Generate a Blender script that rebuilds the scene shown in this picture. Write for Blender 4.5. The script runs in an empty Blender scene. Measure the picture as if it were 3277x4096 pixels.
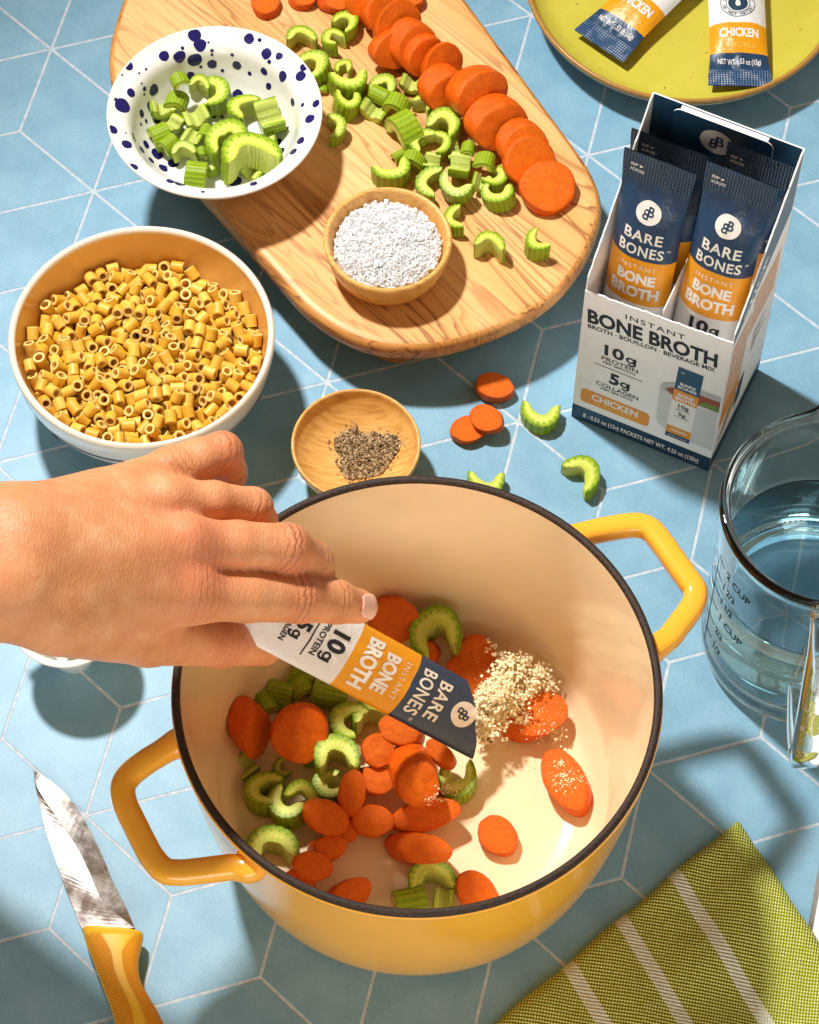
import bpy, bmesh, math, random
import numpy as np
from mathutils import Vector, Matrix, noise as mnoise
S = bpy.context.scene
COL = S.collection
rnd = random.Random(11)
PI = math.pi

# ------------------------------------------------------------------ camera, world, light, exposure (1 unit = 1 cm)
S.unit_settings.system = 'METRIC'
S.unit_settings.scale_length = 0.01
CAM = Vector((0.0, -68.78148, 119.59414))
RT = Vector((0.9998403, 0.015494, 0.008911)); UP = Vector((-0.0178737, 0.8667213, 0.4984723)); BK = Vector((0.0, -0.498552, 0.8668598))
FPX = 11451.395
cd = bpy.data.cameras.new('camera'); cam = bpy.data.objects.new('camera', cd); COL.objects.link(cam)
cam.matrix_world = Matrix(((RT.x, UP.x, BK.x, CAM.x), (RT.y, UP.y, BK.y, CAM.y), (RT.z, UP.z, BK.z, CAM.z), (0, 0, 0, 1)))
cd.sensor_fit = 'HORIZONTAL'; cd.sensor_width = 36.0; cd.lens = 36.0 * FPX / 3277.0
cd.clip_start = 1.0; cd.clip_end = 2000.0
S.camera = cam
S.render.resolution_x = 819; S.render.resolution_y = 1024
W = bpy.data.worlds.new('World'); S.world = W; W.use_nodes = True
bg = W.node_tree.nodes['Background']; bg.inputs[0].default_value = (1.0, 0.72, 0.48, 1); bg.inputs[1].default_value = 0.235
ld = bpy.data.lights.new('studio_strobe', 'SPOT'); ld.energy = 900000.0; ld.shadow_soft_size = 5.0; ld.color = (1.0, 0.985, 0.955); ld.spot_size = math.radians(52); ld.spot_blend = 1.0
lo = bpy.data.objects.new('studio_strobe', ld); COL.objects.link(lo); lo.location = (-41.0, 47.0, 117.0); lo.rotation_euler = (Vector((9.0, -3.0, 2.0)) - Vector((-41.0, 47.0, 117.0))).to_track_quat('-Z', 'Y').to_euler()
fd = bpy.data.lights.new('studio_fill', 'AREA'); fd.shape = 'DISK'; fd.size = 150.0; fd.energy = 225000.0; fd.color = (1.0, 0.95, 0.86)
fo = bpy.data.objects.new('studio_fill', fd); COL.objects.link(fo); fo.location = (10.0, -200.0, 62.0); fo.rotation_euler = (Vector((0, 0, 5)) - Vector(fo.location)).to_track_quat('-Z', 'Y').to_euler()
S.view_settings.view_transform = 'Standard'; S.view_settings.look = 'None'; S.view_settings.exposure = 0.22; S.view_settings.gamma = 1.0
S.render.engine = 'CYCLES'
try:
    S.cycles.use_denoising = True; S.cycles.denoiser = 'OPENIMAGEDENOISE'
except Exception: pass
S.cycles.max_bounces = 14; S.cycles.transmission_bounces = 12; S.cycles.glossy_bounces = 5; S.cycles.diffuse_bounces = 5
S.cycles.caustics_refractive = True; S.cycles.caustics_reflective = False; S.cycles.blur_glossy = 0.6
S.cycles.sample_clamp_indirect = 4.0

# ------------------------------------------------------------------ helpers
def ray(px, py):
    return RT * ((px - 1638.5) / FPX) + UP * (-(py - 2048.0) / FPX) - BK
def at(px, py, z=0.0):
    """world point at height z that the photograph shows at source pixel (px, py)"""
    d = ray(px, py); return CAM + d * ((z - CAM.z) / d.z)
def F(x, y, z=0.0): return at(x * 1.89971, y * 1.89971, z)
def zone(x0, y0, s): return lambda x, y, z=0.0: at(x0 + x * s, y0 + y * s, z)
Z1 = zone(0, 0, 1400 / 1725); Z2 = zone(1000, 0, 1400 / 1725); Z5 = zone(1100, 1100, 1300 / 1725)
Z7 = zone(800, 2300, 1600 / 1725); Z8 = zone(1800, 0, 1477 / 1725); Z8b = zone(2300, 1800, 977 / 1620)
K1 = zone(0, 2400, 1000 / 1725); K2 = zone(0, 3096, 1000 / 1725); H7 = zone(700, 2350, 1250 / 1725); P7 = zone(1700, 2500, 750 / 1725)
def yaw(dx, dy): return math.atan2(-dy / 0.867, dx)     # picture direction -> heading on the table

def tag(o, label=None, cat=None, group=None, kind=None):
    if label: o['label'] = label
    if cat: o['category'] = cat
    if group: o['group'] = group
    if kind: o['kind'] = kind
    return o
def empty(name, loc=(0, 0, 0), rz=0.0, mw=None):
    o = bpy.data.objects.new(name, None); COL.objects.link(o); o.empty_display_size = 0.5
    if mw is not None: o.matrix_world = mw
    else: o.location = loc; o.rotation_euler = (0, 0, rz)
    return o
def link(name, me, parent=None, mw=None):
    o = bpy.data.objects.new(name, me); COL.objects.link(o)
    if parent is not None: o.parent = parent
    if mw is not None: o.matrix_world = mw
    return o
def mkmesh(name, V, Fs, mats=None, smooth=True, mi=None, attrs=None, sharp=None):
    me = bpy.data.meshes.new(name)
    me.from_pydata([tuple(map(float, v)) for v in V], [], [tuple(map(int, f)) for f in Fs])
    if mats is not None:
        for m in (mats if isinstance(mats, (list, tuple)) else [mats]): me.materials.append(m)
    if mi is not None: me.polygons.foreach_set('material_index', np.asarray(mi, dtype=np.int32))
    if smooth: me.polygons.foreach_set('use_smooth', np.ones(len(me.polygons), dtype=bool))
    if attrs:
        for k, a in attrs.items():
            at_ = me.attributes.new(k, 'FLOAT', 'POINT'); at_.data.foreach_set('value', np.asarray(a, dtype=np.float32))
    me.update()
    if sharp is not None: me.set_sharp_from_angle(angle=math.radians(sharp))
    return me
def obj(name, V, Fs, mats, parent=None, smooth=True, mi=None, attrs=None, sharp=None, mw=None):
    return link(name, mkmesh(name, V, Fs, mats, smooth, mi, attrs, sharp), parent, mw)
def lathe(prof, n=64, c=(0, 0, 0), close=False):
    """profile of (r, z); r == 0 ends collapse to one point"""
    V = []; Fs = []; rows = []
    for r, z in prof:
        if r <= 1e-6: rows.append([len(V)]); V.append((c[0], c[1], c[2] + z))
        else:
            rows.append(list(range(len(V), len(V) + n)))
            for i in range(n):
                a = 2 * PI * i / n; V.append((c[0] + r * math.cos(a), c[1] + r * math.sin(a), c[2] + z))
    pr = list(zip(rows, rows[1:])) + ([(rows[-1], rows[0])] if close else [])
    for A, B in pr:
        for i in range(n):
            j = (i + 1) % n
            if len(A) == 1 and len(B) == 1: continue
            if len(A) == 1: Fs.append((A[0], B[j], B[i]))
            elif len(B) == 1: Fs.append((A[i], A[j], B[0]))
            else: Fs.append((A[i], A[j], B[j], B[i]))
    return V, Fs
def smoothprof(pts, sub=6):
    """Catmull-Rom through profile points"""
    return [tuple(p) for p in crom(pts, sub)]
def crom(P, sub=8, closed=False):
    P = [np.array(p, float) for p in P]; n = len(P); out = []
    rng = range(n if closed else n - 1)
    for i in rng:
        if closed: p0, p1, p2, p3 = P[(i - 1) % n], P[i], P[(i + 1) % n], P[(i + 2) % n]
        else: p0, p1, p2, p3 = P[max(i - 1, 0)], P[i], P[i + 1], P[min(i + 2, n - 1)]
        for k in range(sub):
            t = k / sub
            out.append(0.5 * ((2 * p1) + (-p0 + p2) * t + (2 * p0 - 5 * p1 + 4 * p2 - p3) * t * t + (-p0 + 3 * p1 - 3 * p2 + p3) * t ** 3))
    if not closed: out.append(P[-1])
    return out
def sweep(path, w, h, n=16, up=Vector((0, 0, 1)), p=3.0, caps=True):
    """superellipse section (w across, h along up) swept along a path; w, h may be lists"""
    path = [Vector(q) for q in path]; V = []; Fs = []; m = len(path)
    for i, q in enumerate(path):
        t = (path[min(i + 1, m - 1)] - path[max(i - 1, 0)]).normalized()
        s = t.cross(up).normalized(); u = s.cross(t).normalized()
        wi = w[i] if hasattr(w, '__len__') else w; hi = h[i] if hasattr(h, '__len__') else h
        for k in range(n):
            a = 2 * PI * k / n; c, sn = math.cos(a), math.sin(a)
            x = math.copysign(abs(c) ** (2 / p), c) * wi / 2; y = math.copysign(abs(sn) ** (2 / p), sn) * hi / 2
            V.append(q + s * x + u * y)
    for i in range(m - 1):
        for k in range(n):
            k2 = (k + 1) % n; Fs.append((i * n + k, i * n + k2, (i + 1) * n + k2, (i + 1) * n + k))
    if caps: Fs.append(tuple(range(n))[::-1]); Fs.append(tuple(range((m - 1) * n, m * n)))
    return V, Fs
def join(parts):
    V = []; Fs = []; off = 0
    for v, f in parts:
        V += list(v); Fs += [tuple(i + off for i in q) for q in f]; off = len(V)
    return V, Fs
def boxm(x0, x1, y0, y1, z0, z1):
    V = [(x, y, z) for z in (z0, z1) for y in (y0, y1) for x in (x0, x1)]
    return V, [(0, 2, 3, 1), (4, 5, 7, 6), (0, 1, 5, 4), (2, 6, 7, 3), (0, 4, 6, 2), (1, 3, 7, 5)]

# ------------------------------------------------------------------ materials
class NT:
    def __init__(self, name, col=(0.8, 0.8, 0.8), rough=0.5, spec=0.5, metal=0.0):
        self.m = bpy.data.materials.new(name); self.m.use_nodes = True; self.t = self.m.node_tree
        self.b = self.t.nodes['Principled BSDF']; self.set('Base Color', (*col, 1)); self.set('Roughness', rough); self.set('Specular IOR Level', spec); self.set('Metallic', metal)
        self._co = None
    def set(self, k, v): self.b.inputs[k].default_value = v
    def n(self, ty, **kw):
        nd = self.t.nodes.new(ty)
        for k, v in kw.items():
            if k.startswith('i_'): nd.inputs[k[2:].replace('_', ' ')].default_value = v
            else: setattr(nd, k, v)
        return nd
    def l(self, a, b): self.t.links.new(a, b)
    def co(self, kind='Object', scale=(1, 1, 1), rot=(0, 0, 0)):
        tc = self.n('ShaderNodeTexCoord'); mp = self.n('ShaderNodeMapping'); mp.inputs['Scale'].default_value = scale; mp.inputs['Rotation'].default_value = rot
        self.l(tc.outputs[kind], mp.inputs[0]); return mp.outputs[0]
    def noise(self, co, scale, detail=3, rough=0.5, dist=0.0):
        nd = self.n('ShaderNodeTexNoise'); nd.inputs['Scale'].default_value = scale; nd.inputs['Detail'].default_value = detail
        nd.inputs['Roughness'].default_value = rough; nd.inputs['Distortion'].default_value = dist; self.l(co, nd.inputs['Vector']); return nd.outputs[0]
    def vor(self, co, scale, feature='F1', out='Distance'):
        nd = self.n('ShaderNodeTexVoronoi'); nd.feature = feature; nd.inputs['Scale'].default_value = scale; self.l(co, nd.inputs['Vector']); return nd.outputs[out]
    def attr(self, name):
        nd = self.n('ShaderNodeAttribute'); nd.attribute_name = name; return nd.outputs['Fac']
    def math(self, op, a, b=None, c=None):
        nd = self.n('ShaderNodeMath'); nd.operation = op
        for i, x in enumerate((a, b, c)):
            if x is None: continue
            if isinstance(x, (int, float)): nd.inputs[i].default_value = x
            else: self.l(x, nd.inputs[i])
        return nd.outputs[0]
    def ramp(self, fac, stops, interp='LINEAR'):
        nd = self.n('ShaderNodeValToRGB'); nd.color_ramp.interpolation = interp; e = nd.color_ramp.elements
        while len(e) < len(stops): e.new(0.5)
        for i, (p, c) in enumerate(stops):
            e[i].position = p; e[i].color = (*c, 1) if len(c) == 3 else c
        self.l(fac, nd.inputs[0]); return nd.outputs[0]
    def step(self, fac, a, b): return self.ramp(fac, [(a, (0, 0, 0)), (b, (1, 1, 1))])
    def mix(self, fac, a, b, mode='MIX'):
        nd = self.n('ShaderNodeMix'); nd.data_type = 'RGBA'; nd.blend_type = mode
        for s, x in ((0, fac), (6, a), (7, b)):
            if isinstance(x, (int, float)): nd.inputs[s].default_value = x
            elif isinstance(x, tuple): nd.inputs[s].default_value = (*x, 1) if len(x) == 3 else x
            else: self.l(x, nd.inputs[s])
        return nd.outputs[2]
    def color(self, c): self.l(c, self.b.inputs['Base Color'])
    def rough(self, c): self.l(c, self.b.inputs['Roughness'])
    def bump(self, h, strength=0.3, dist=0.05, prev=None):
        nd = self.n('ShaderNodeBump'); nd.inputs['Strength'].default_value = strength; nd.inputs['Distance'].default_value = dist
        self.l(h, nd.inputs['Height'])
        if prev is not None: self.l(prev, nd.inputs['Normal'])
        self.l(nd.outputs[0], self.b.inputs['Normal']); return nd.outputs[0]
    def sss(self, w, scale, rad=(1, 0.4, 0.2)):
        self.set('Subsurface Weight', w); self.set('Subsurface Radius', rad); self.set('Subsurface Scale', scale)

def m_tile():
    t = NT('blue_tile', (0.36, 0.58, 0.76), 0.42, 0.35); co = t.co()
    a = t.noise(co, 0.35, 5, 0.6); b = t.noise(co, 9.0, 3, 0.7); g = t.math('ADD', t.math('MULTIPLY', a, 0.6), t.math('MULTIPLY', b, 0.4))
    t.color(t.ramp(g, [(0.30, (0.135, 0.295, 0.425)), (0.52, (0.205, 0.392, 0.525)), (0.74, (0.29, 0.49, 0.62))]))
    t.bump(b, 0.2, 0.02); return t.m
def m_grout():
    t = NT('pale_grout', (0.74, 0.76, 0.80), 0.8, 0.2); co = t.co()
    t.color(t.ramp(t.noise(co, 3.0, 4), [(0.3, (0.40, 0.47, 0.54)), (0.7, (0.60, 0.65, 0.70))])); return t.m
def m_wood(name, rot, light, mid, dark, scale=1.0, amount=0.85, rough=0.42):
    """long grain along the local x axis turned by rot: bands, dark streaks and fine fibres"""
    t = NT(name, mid, rough, 0.35); co = t.co('Object', (1, 1, 1), (0, 0, rot))
    def st(a, b, c=None):
        m = t.n('ShaderNodeMapping'); m.inputs['Scale'].default_value = (a * scale, b * scale, (c or b) * scale); t.l(co, m.inputs[0]); return m.outputs[0]
    broad = t.noise(st(0.03, 0.30, 0.30), 1.0, 2, 0.5, 0.3)
    warp = t.noise(st(0.04, 0.26, 0.26), 1.0, 2)
    body = t.noise(st(0.045, 0.42, 0.42), 1.0, 3, 0.45, 0.5)
    ring = t.math('FRACT', t.math('MULTIPLY', body, 13.0))
    fine = t.noise(st(0.25, 7.0), 1.6, 4, 0.65); mid_n = t.noise(st(0.10, 2.4), 1.5, 4, 0.6, 0.5)
    base = t.mix(t.step(broad, 0.38, 0.62), light, mid)
    base = t.mix(t.math('MULTIPLY', t.step(mid_n, 0.45, 0.70), 0.50), base, tuple(0.62 * a + 0.38 * b for a, b in zip(mid, dark)))
    streak = t.math('MULTIPLY', t.ramp(ring, [(0.0, (0, 0, 0)), (0.62, (0.10,) * 3), (0.90, (1, 1, 1)), (0.97, (0.9,) * 3), (1.0, (0, 0, 0))]), t.ramp(warp, [(0.36, (0.12,) * 3), (0.58, (1, 1, 1))]))
    base = t.mix(t.math('MULTIPLY', streak, amount), base, dark)
    base = t.mix(t.math('MULTIPLY', t.step(fine, 0.40, 0.75), 0.25), base, tuple(0.5 * a + 0.5 * b for a, b in zip(mid, dark)))
    t.color(base); t.bump(fine, 0.08, 0.03); return t.m
def m_bamboo():
    t = NT('bamboo_wood', (0.70, 0.38, 0.11), 0.4, 0.35); co = t.co('Object', (0.5, 6, 1.2))
    f = t.noise(co, 1.2, 5, 0.6); t.color(t.ramp(f, [(0.3, (0.50, 0.23, 0.045)), (0.5, (0.68, 0.37, 0.10)), (0.75, (0.78, 0.48, 0.16))])); t.bump(f, 0.06, 0.03); return t.m
def m_carrot():
    t = NT('carrot_flesh', (0.82, 0.17, 0.012), 0.4, 0.22); co = t.co()
    r = t.attr('rad'); side = t.attr('side')
    nz = t.noise(co, 4.0, 5, 0.7); fine = t.noise(co, 24.0, 3, 0.7); ang = t.attr('ang')
    cx = t.n('ShaderNodeCombineXYZ'); t.l(t.math('MULTIPLY', ang, 4.0), cx.inputs[0]); t.l(t.math('MULTIPLY', r, 0.9), cx.inputs[1]); radial = t.noise(cx.outputs[0], 3.2, 4, 0.65)
    rr = t.math('ADD', r, t.math('MULTIPLY', t.math('SUBTRACT', nz, 0.5), 0.28))
    face = t.ramp(rr, [(0.04, (0.84, 0.21, 0.006)), (0.27, (0.76, 0.145, 0.003)), (0.34, (0.54, 0.055, 0.001)), (0.43, (0.80, 0.165, 0.004)), (0.72, (0.70, 0.105, 0.002)), (0.88, (0.60, 0.07, 0.001)), (0.98, (0.42, 0.035, 0.001))])
    stc = t.co('Object', (2, 2, 9)); sk = t.noise(stc, 2.0, 4, 0.6)
    skin = t.ramp(sk, [(0.25, (0.44, 0.040, 0.001)), (0.5, (0.70, 0.095, 0.003)), (0.75, (0.84, 0.19, 0.010))])
    st2 = t.vor(t.co('Object', (1, 1, 1)), 9.0, 'F1'); face = t.mix(t.math('MULTIPLY', t.step(st2, 0.05, 0.6), 0.40), (0.80, 0.17, 0.006), face)
    face = t.mix(t.math('MULTIPLY', t.step(radial, 0.42, 0.66), 0.5), face, (0.55, 0.055, 0.001))
    c = t.mix(side, face, skin); spk = t.noise(co, 13.0, 2, 0.5); c = t.mix(t.math('MULTIPLY', t.step(spk, 0.64, 0.72), 0.5), c, (0.45, 0.045, 0.002)); c = t.mix(t.math('MULTIPLY', t.step(fine, 0.45, 0.75), 0.35), c, (0.86, 0.20, 0.008)); t.color(c)
    t.bump(t.math('ADD', fine, t.math('MULTIPLY', nz, 0.9)), 0.75, 0.05); t.sss(0.04, 0.2, (1, 0.3, 0.05)); t.rough(t.ramp(nz, [(0.3, (0.20,) * 3), (0.7, (0.42,) * 3)])); return t.m
def m_celery():
    t = NT('celery_flesh', (0.4, 0.6, 0.15), 0.34, 0.22); co = t.co()
    r = t.attr('rad'); side = t.attr('side'); ang = t.attr('ang')
    nz = t.noise(co, 5.0, 3); fine = t.noise(co, 30.0, 2)
    face = t.ramp(t.math('ADD', r, t.math('MULTIPLY', t.math('SUBTRACT', nz, 0.5), 0.3)), [(0.0, (0.44, 0.52, 0.05)), (0.45, (0.60, 0.66, 0.13)), (0.72, (0.38, 0.48, 0.03)), (0.95, (0.13, 0.24, 0.004))])
    # vascular bundles: a row of dark green dots near the rim of the cut face
    dx = t.math('SUBTRACT', r, 0.70); sn = t.math('SINE', t.math('MULTIPLY', ang, 17.0))
    d2 = t.math('ADD', t.math('MULTIPLY', t.math('MULTIPLY', dx, dx), 60.0), t.math('MULTIPLY', t.math('SUBTRACT', 1.0, sn), 0.8))
    dots = t.math('MULTIPLY', t.math('SUBTRACT', 1.0, t.step(d2, 0.25, 0.5)), t.math('SUBTRACT', 1.0, side))
    face = t.mix(t.math('MULTIPLY', dots, 0.75), face, (0.11, 0.26, 0.01))
    rib = t.math('SINE', t.math('ADD', t.math('MULTIPLY', ang, 19.0), t.math('MULTIPLY', nz, 2.5)))
    skin = t.ramp(t.math('ADD', t.math('MULTIPLY', rib, 0.17), t.math('ADD', t.math('MULTIPLY', nz, 0.7), 0.15)), [(0.1, (0.15, 0.25, 0.005)), (0.5, (0.24, 0.35, 0.012)), (0.95, (0.36, 0.46, 0.04))])
    inner = t.mix(nz, (0.36, 0.45, 0.05), (0.56, 0.60, 0.18))
    sidec = t.mix(t.step(r, 0.35, 0.65), inner, skin)
    t.color(t.mix(side, face, sidec)); t.bump(t.math('ADD', t.math('MULTIPLY', rib, 0.3), fine), 0.3, 0.03); t.sss(0.07, 0.25, (0.5, 1, 0.1)); return t.m
def m_enamel(name, col, rough=0.16):
    t = NT(name, col, rough, 0.5); co = t.co(); n = t.noise(co, 0.5, 3); t.color(t.mix(n, tuple(c * 0.92 for c in col), tuple(min(1, c * 1.06) for c in col)))
    t.bump(t.noise(co, 1.3, 2), 0.05, 0.05); t.set('Coat Weight', 0.2); t.set('Coat Roughness', 0.05); return t.m
def m_iron():
    t = NT('bare_iron_rim', (0.035, 0.024, 0.02), 0.6, 0.35); co = t.co(); n = t.noise(co, 9.0, 4, 0.65)
    t.color(t.ramp(n, [(0.35, (0.010, 0.005, 0.003)), (0.7, (0.060, 0.030, 0.016))])); t.bump(n, 0.5, 0.06); return t.m
def m_plain(name, col, rough=0.5, spec=0.4, var=0.06, scale=2.0):
    t = NT(name, col, rough, spec); n = t.noise(t.co(), scale, 3); t.color(t.mix(n, tuple(c * (1 - var) for c in col), tuple(min(1, c * (1 + var)) for c in col))); return t.m
def m_film(name, col, rough=0.30):
    t = NT(name, col, rough, 0.5); co = t.co(); n = t.noise(co, 1.6, 3, 0.5, 0.4); t.color(t.mix(n, tuple(c * 0.94 for c in col), tuple(min(1, c * 1.05) for c in col)))
    cr = t.noise(co, 3.2, 4, 0.6, 1.2); t.bump(t.math('ADD', t.math('MULTIPLY', n, 0.6), t.math('MULTIPLY', cr, 0.4)), 0.45, 0.14); return t.m
def m_crimp(name, col, dot):
    t = NT(name, col, 0.33, 0.5); pu, pt = t.attr('pu'), t.attr('pt')
    h = t.math('MULTIPLY', t.math('SINE', t.math('MULTIPLY', t.math('ADD', pu, pt), 22.0)), t.math('SINE', t.math('MULTIPLY', t.math('SUBTRACT', pu, pt), 22.0)))
    n = t.noise(t.co(), 1.3, 2); k = t.math('MULTIPLY', t.step(h, 0.25, 0.55), t.step(n, 0.46, 0.60))
    t.color(t.mix(k, col, dot)); t.bump(h, 0.5, 0.06); return t.m
def m_glass(name, ior=1.47, col=(0.96, 0.99, 1.0)):
    t = NT(name, col, 0.0, 0.5); t.set('Transmission Weight', 1.0); t.set('IOR', ior); return t.m
def m_glass_cast():
    t = NT('cast_glass', (0.96, 0.99, 1.0), 0.02, 0.5); t.set('Transmission Weight', 1.0); t.set('IOR', 1.47); co = t.co(); t.bump(t.noise(co, 0.9, 1, 0.4, 0.3), 0.2, 0.2); return t.m
def m_skin():
    t = NT('skin', (0.72, 0.36, 0.19), 0.42, 0.4); co = t.co()
    big = t.noise(co, 0.55, 4, 0.6); red = t.attr('red'); wr = t.attr('wr'); wm = t.attr('wm')
    base = t.ramp(big, [(0.3, (0.58, 0.225, 0.085)), (0.55, (0.70, 0.315, 0.14)), (0.75, (0.80, 0.42, 0.22))])
    base = t.mix(t.math('MULTIPLY', red, 0.8), base, (0.66, 0.18, 0.10))
    blot = t.noise(co, 1.6, 4, 0.65); base = t.mix(t.math('MULTIPLY', t.step(blot, 0.50, 0.68), 0.35), base, (0.68, 0.235, 0.13))
    # wrinkles across the joints
    wn = t.noise(co, 3.0, 2); wv = t.math('SINE', t.math('ADD', t.math('MULTIPLY', wr, 21.0), t.math('MULTIPLY', wn, 8.0)))
    wl = t.math('MULTIPLY', t.math('POWER', t.math('MULTIPLY', t.math('ADD', wv, 1.0), 0.5), 3.0), wm)
    base = t.mix(t.math('MULTIPLY', wl, 0.72), base, (0.34, 0.085, 0.035)); t.color(base)
    st = t.co('Object', (3.2, 1, 1.6)); v = t.vor(st, 4.6, 'F1'); fine = t.noise(co, 26.0, 3, 0.6)
    fold = t.noise(t.co('Object', (2.6, 0.7, 1.0)), 2.6, 4, 0.6, 0.5)
    h = t.math('ADD', t.math('MULTIPLY', v, 0.5), t.math('ADD', t.math('MULTIPLY', fine, 0.35), t.math('MULTIPLY', fold, 0.6)))
    h = t.math('SUBTRACT', h, t.math('MULTIPLY', wl, 1.25)); t.bump(h, 0.62, 0.055)
    t.sss(0.10, 0.5, (1, 0.35, 0.18)); t.rough(t.ramp(fine, [(0.3, (0.33,) * 3), (0.7, (0.52,) * 3)])); return t.m
def m_pasta():
    t = NT('dry_pasta', (0.78, 0.43, 0.05), 0.45, 0.4); oi = t.n('ShaderNodeObjectInfo'); co = t.co(); e = t.attr('end')
    n = t.noise(co, 6.0, 3); c = t.ramp(t.math('ADD', t.math('MULTIPLY', n, 0.6), t.math('MULTIPLY', oi.outputs['Random'], 0.4)), [(0.2, (0.62, 0.33, 0.022)), (0.5, (0.74, 0.44, 0.045)), (0.8, (0.82, 0.56, 0.12))])
    t.color(t.mix(t.math('MULTIPLY', e, 0.7), c, (0.86, 0.64, 0.24))); t.sss(0.3, 0.15, (1, 0.6, 0.15)); t.bump(n, 0.1, 0.02); return t.m
def m_cloth():
    t = NT('woven_green_cloth', (0.3, 0.38, 0.04), 0.9, 0.15); uv = t.n('ShaderNodeUVMap'); sep = t.n('ShaderNodeSeparateXYZ'); t.l(uv.outputs[0], sep.inputs[0])
    u, v = sep.outputs[0], sep.outputs[1]                     # centimetres along the two edges
    su = t.math('SINE', t.math('MULTIPLY', u, 2 * PI / 0.20)); sv = t.math('SINE', t.math('MULTIPLY', v, 2 * PI / 0.20))
    cu = t.math('SINE', t.math('MULTIPLY', t.math('ADD', u, v), 2 * PI / 0.20)); w = t.math('MULTIPLY', su, sv)
    nz = t.noise(t.co(), 5.0, 3)
    weft = t.step(t.math('ADD', w, t.math('MULTIPLY', t.math('SUBTRACT', nz, 0.5), 0.8)), 0.10, 0.45)
    green = t.mix(weft, (0.34, 0.39, 0.010), (0.90, 0.90, 0.42)); green = t.mix(t.math('MULTIPLY', t.step(t.math('MULTIPLY', w, -1.0), 0.35, 0.8), 0.6), green, (0.15, 0.17, 0.006))
    white = t.mix(t.step(w, -0.2, 0.4), (0.74, 0.78, 0.60), (0.90, 0.92, 0.82))
    st = None
    for c in STRIPES:
        k = t.math('LESS_THAN', t.math('ABSOLUTE', t.math('SUBTRACT', u, c[0])), c[1]); st = k if st is None else t.math('MAXIMUM', st, k)
    t.color(t.mix(st, green, white)); t.bump(t.math('ADD', w, t.math('MULTIPLY', cu, 0.3)), 0.8, 0.06); return t.m
STRIPES = [(4.15, 0.33), (7.47, 0.33), (10.70, 0.33)]
M_TILE, M_GROUT = m_tile(), m_grout()
M_BOARD = m_wood('olive_wood', math.radians(47), (0.86, 0.52, 0.22), (0.76, 0.38, 0.12), (0.26, 0.085, 0.02))
M_BOARD_EDGE = m_wood('olive_wood_edge', math.radians(47), (0.74, 0.38, 0.12), (0.60, 0.26, 0.065), (0.20, 0.06, 0.015), 1.4)
M_BAMBOO = m_bamboo()
M_CARROT, M_CELERY = m_carrot(), m_celery()
M_YELLOW = m_enamel('yellow_enamel', (0.95, 0.455, 0.040)); M_CREAM = m_enamel('cream_enamel', (0.92, 0.72, 0.45), 0.14); M_IRON = m_iron()
M_WHITE = m_enamel('white_glaze', (0.80, 0.79, 0.74), 0.12); M_STONE = m_plain('cream_stoneware', (0.78, 0.70, 0.58), 0.4)
M_INBOWL = m_enamel('honey_glaze', (0.74, 0.40, 0.10), 0.3)
M_COBALT = m_plain('cobalt_glaze', (0.012, 0.010, 0.10), 0.15, 0.5, 0.4, 3.0)
M_PAPER = m_plain('white_card', (0.88, 0.88, 0.87), 0.55); M_NAVY = m_plain('navy_print', (0.012, 0.045, 0.095), 0.4); M_INK = m_plain('black_ink', (0.012, 0.014, 0.020), 0.6)
M_NAVYCARD = m_plain('navy_card', (0.014, 0.060, 0.125), 0.42)
M_ORANGE = m_plain('orange_print', (0.76, 0.29, 0.008), 0.45); M_GOLD = m_plain('gold_print', (0.86, 0.52, 0.07), 0.5); M_WPRINT = m_plain('white_print', (0.84, 0.82, 0.77), 0.5)
M_FNAVY, M_FORANGE, M_FWHITE = m_film('navy_film', (0.013, 0.048, 0.115)), m_film('orange_film', (0.82, 0.34, 0.008)), m_film('white_film', (0.80, 0.80, 0.80))
M_CRIMP = m_crimp('crimped_navy_film', (0.014, 0.062, 0.16), (0.50, 0.54, 0.60)); M_CRIMPD = m_crimp('embossed_navy_film', (0.013, 0.040, 0.085), (0.022, 0.055, 0.105))
M_GLASS, M_WATER = m_glass('clear_glass'), m_glass('water', 1.333, (0.66, 0.92, 0.99))
M_GLASSH = m_glass_cast()
M_SKIN, M_PASTA, M_CLOTH = m_skin(), m_pasta(), m_cloth()

# ------------------------------------------------------------------ the table: printed panel of rhombic tiles
TO = np.array((-19.44844149, 27.95910563)); TD = np.array((-1.22646755, -5.46404405)); TR = np.array((4.11876718, -3.79417408)); TL = TD - TR
E0 = np.array((18.7044, -18.1975)); ED = TD / np.linalg.norm(TD); EN = np.array((-ED[1], ED[0]))      # straight right-hand edge of the panel
if EN[0] < 0: EN = -EN
link('table_top', mkmesh('table_top', *boxm(-160, 160, -120, 160, -2.0, -0.42), M_PAPER, False))['kind'] = 'structure'
def clip(poly, p, n):
    out = []
    for a, b in zip(poly, poly[1:] + poly[:1]):
        da, db = (a - p) @ n, (b - p) @ n
        if da <= 0: out.append(a)
        if da * db < 0: out.append(a + (b - a) * (da / (da - db)))
    return out
def prism(poly, z0, z1, bev):
    c = sum(poly) / len(poly); n = len(poly); V = []
    ins = [c + (q - c) * (1 - bev * 2 / max(np.linalg.norm(q - c), .5)) for q in poly]
    for q in poly: V.append((q[0], q[1], z0))
    for q in poly: V.append((q[0], q[1], z1 - bev))
    for q in ins: V.append((q[0], q[1], z1))
    Fs = [tuple(range(2 * n, 3 * n))]
    for k in (0, 1):
        for i in range(n): j = (i + 1) % n; Fs.append((k * n + i, k * n + j, (k + 1) * n + j, (k + 1) * n + i))
    return V, Fs
panel_poly = [np.array(q, float) for q in [(-70, -60), (90, -60), (90, 75), (-70, 75)]]
panel_poly = clip(panel_poly, E0, EN)
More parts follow.
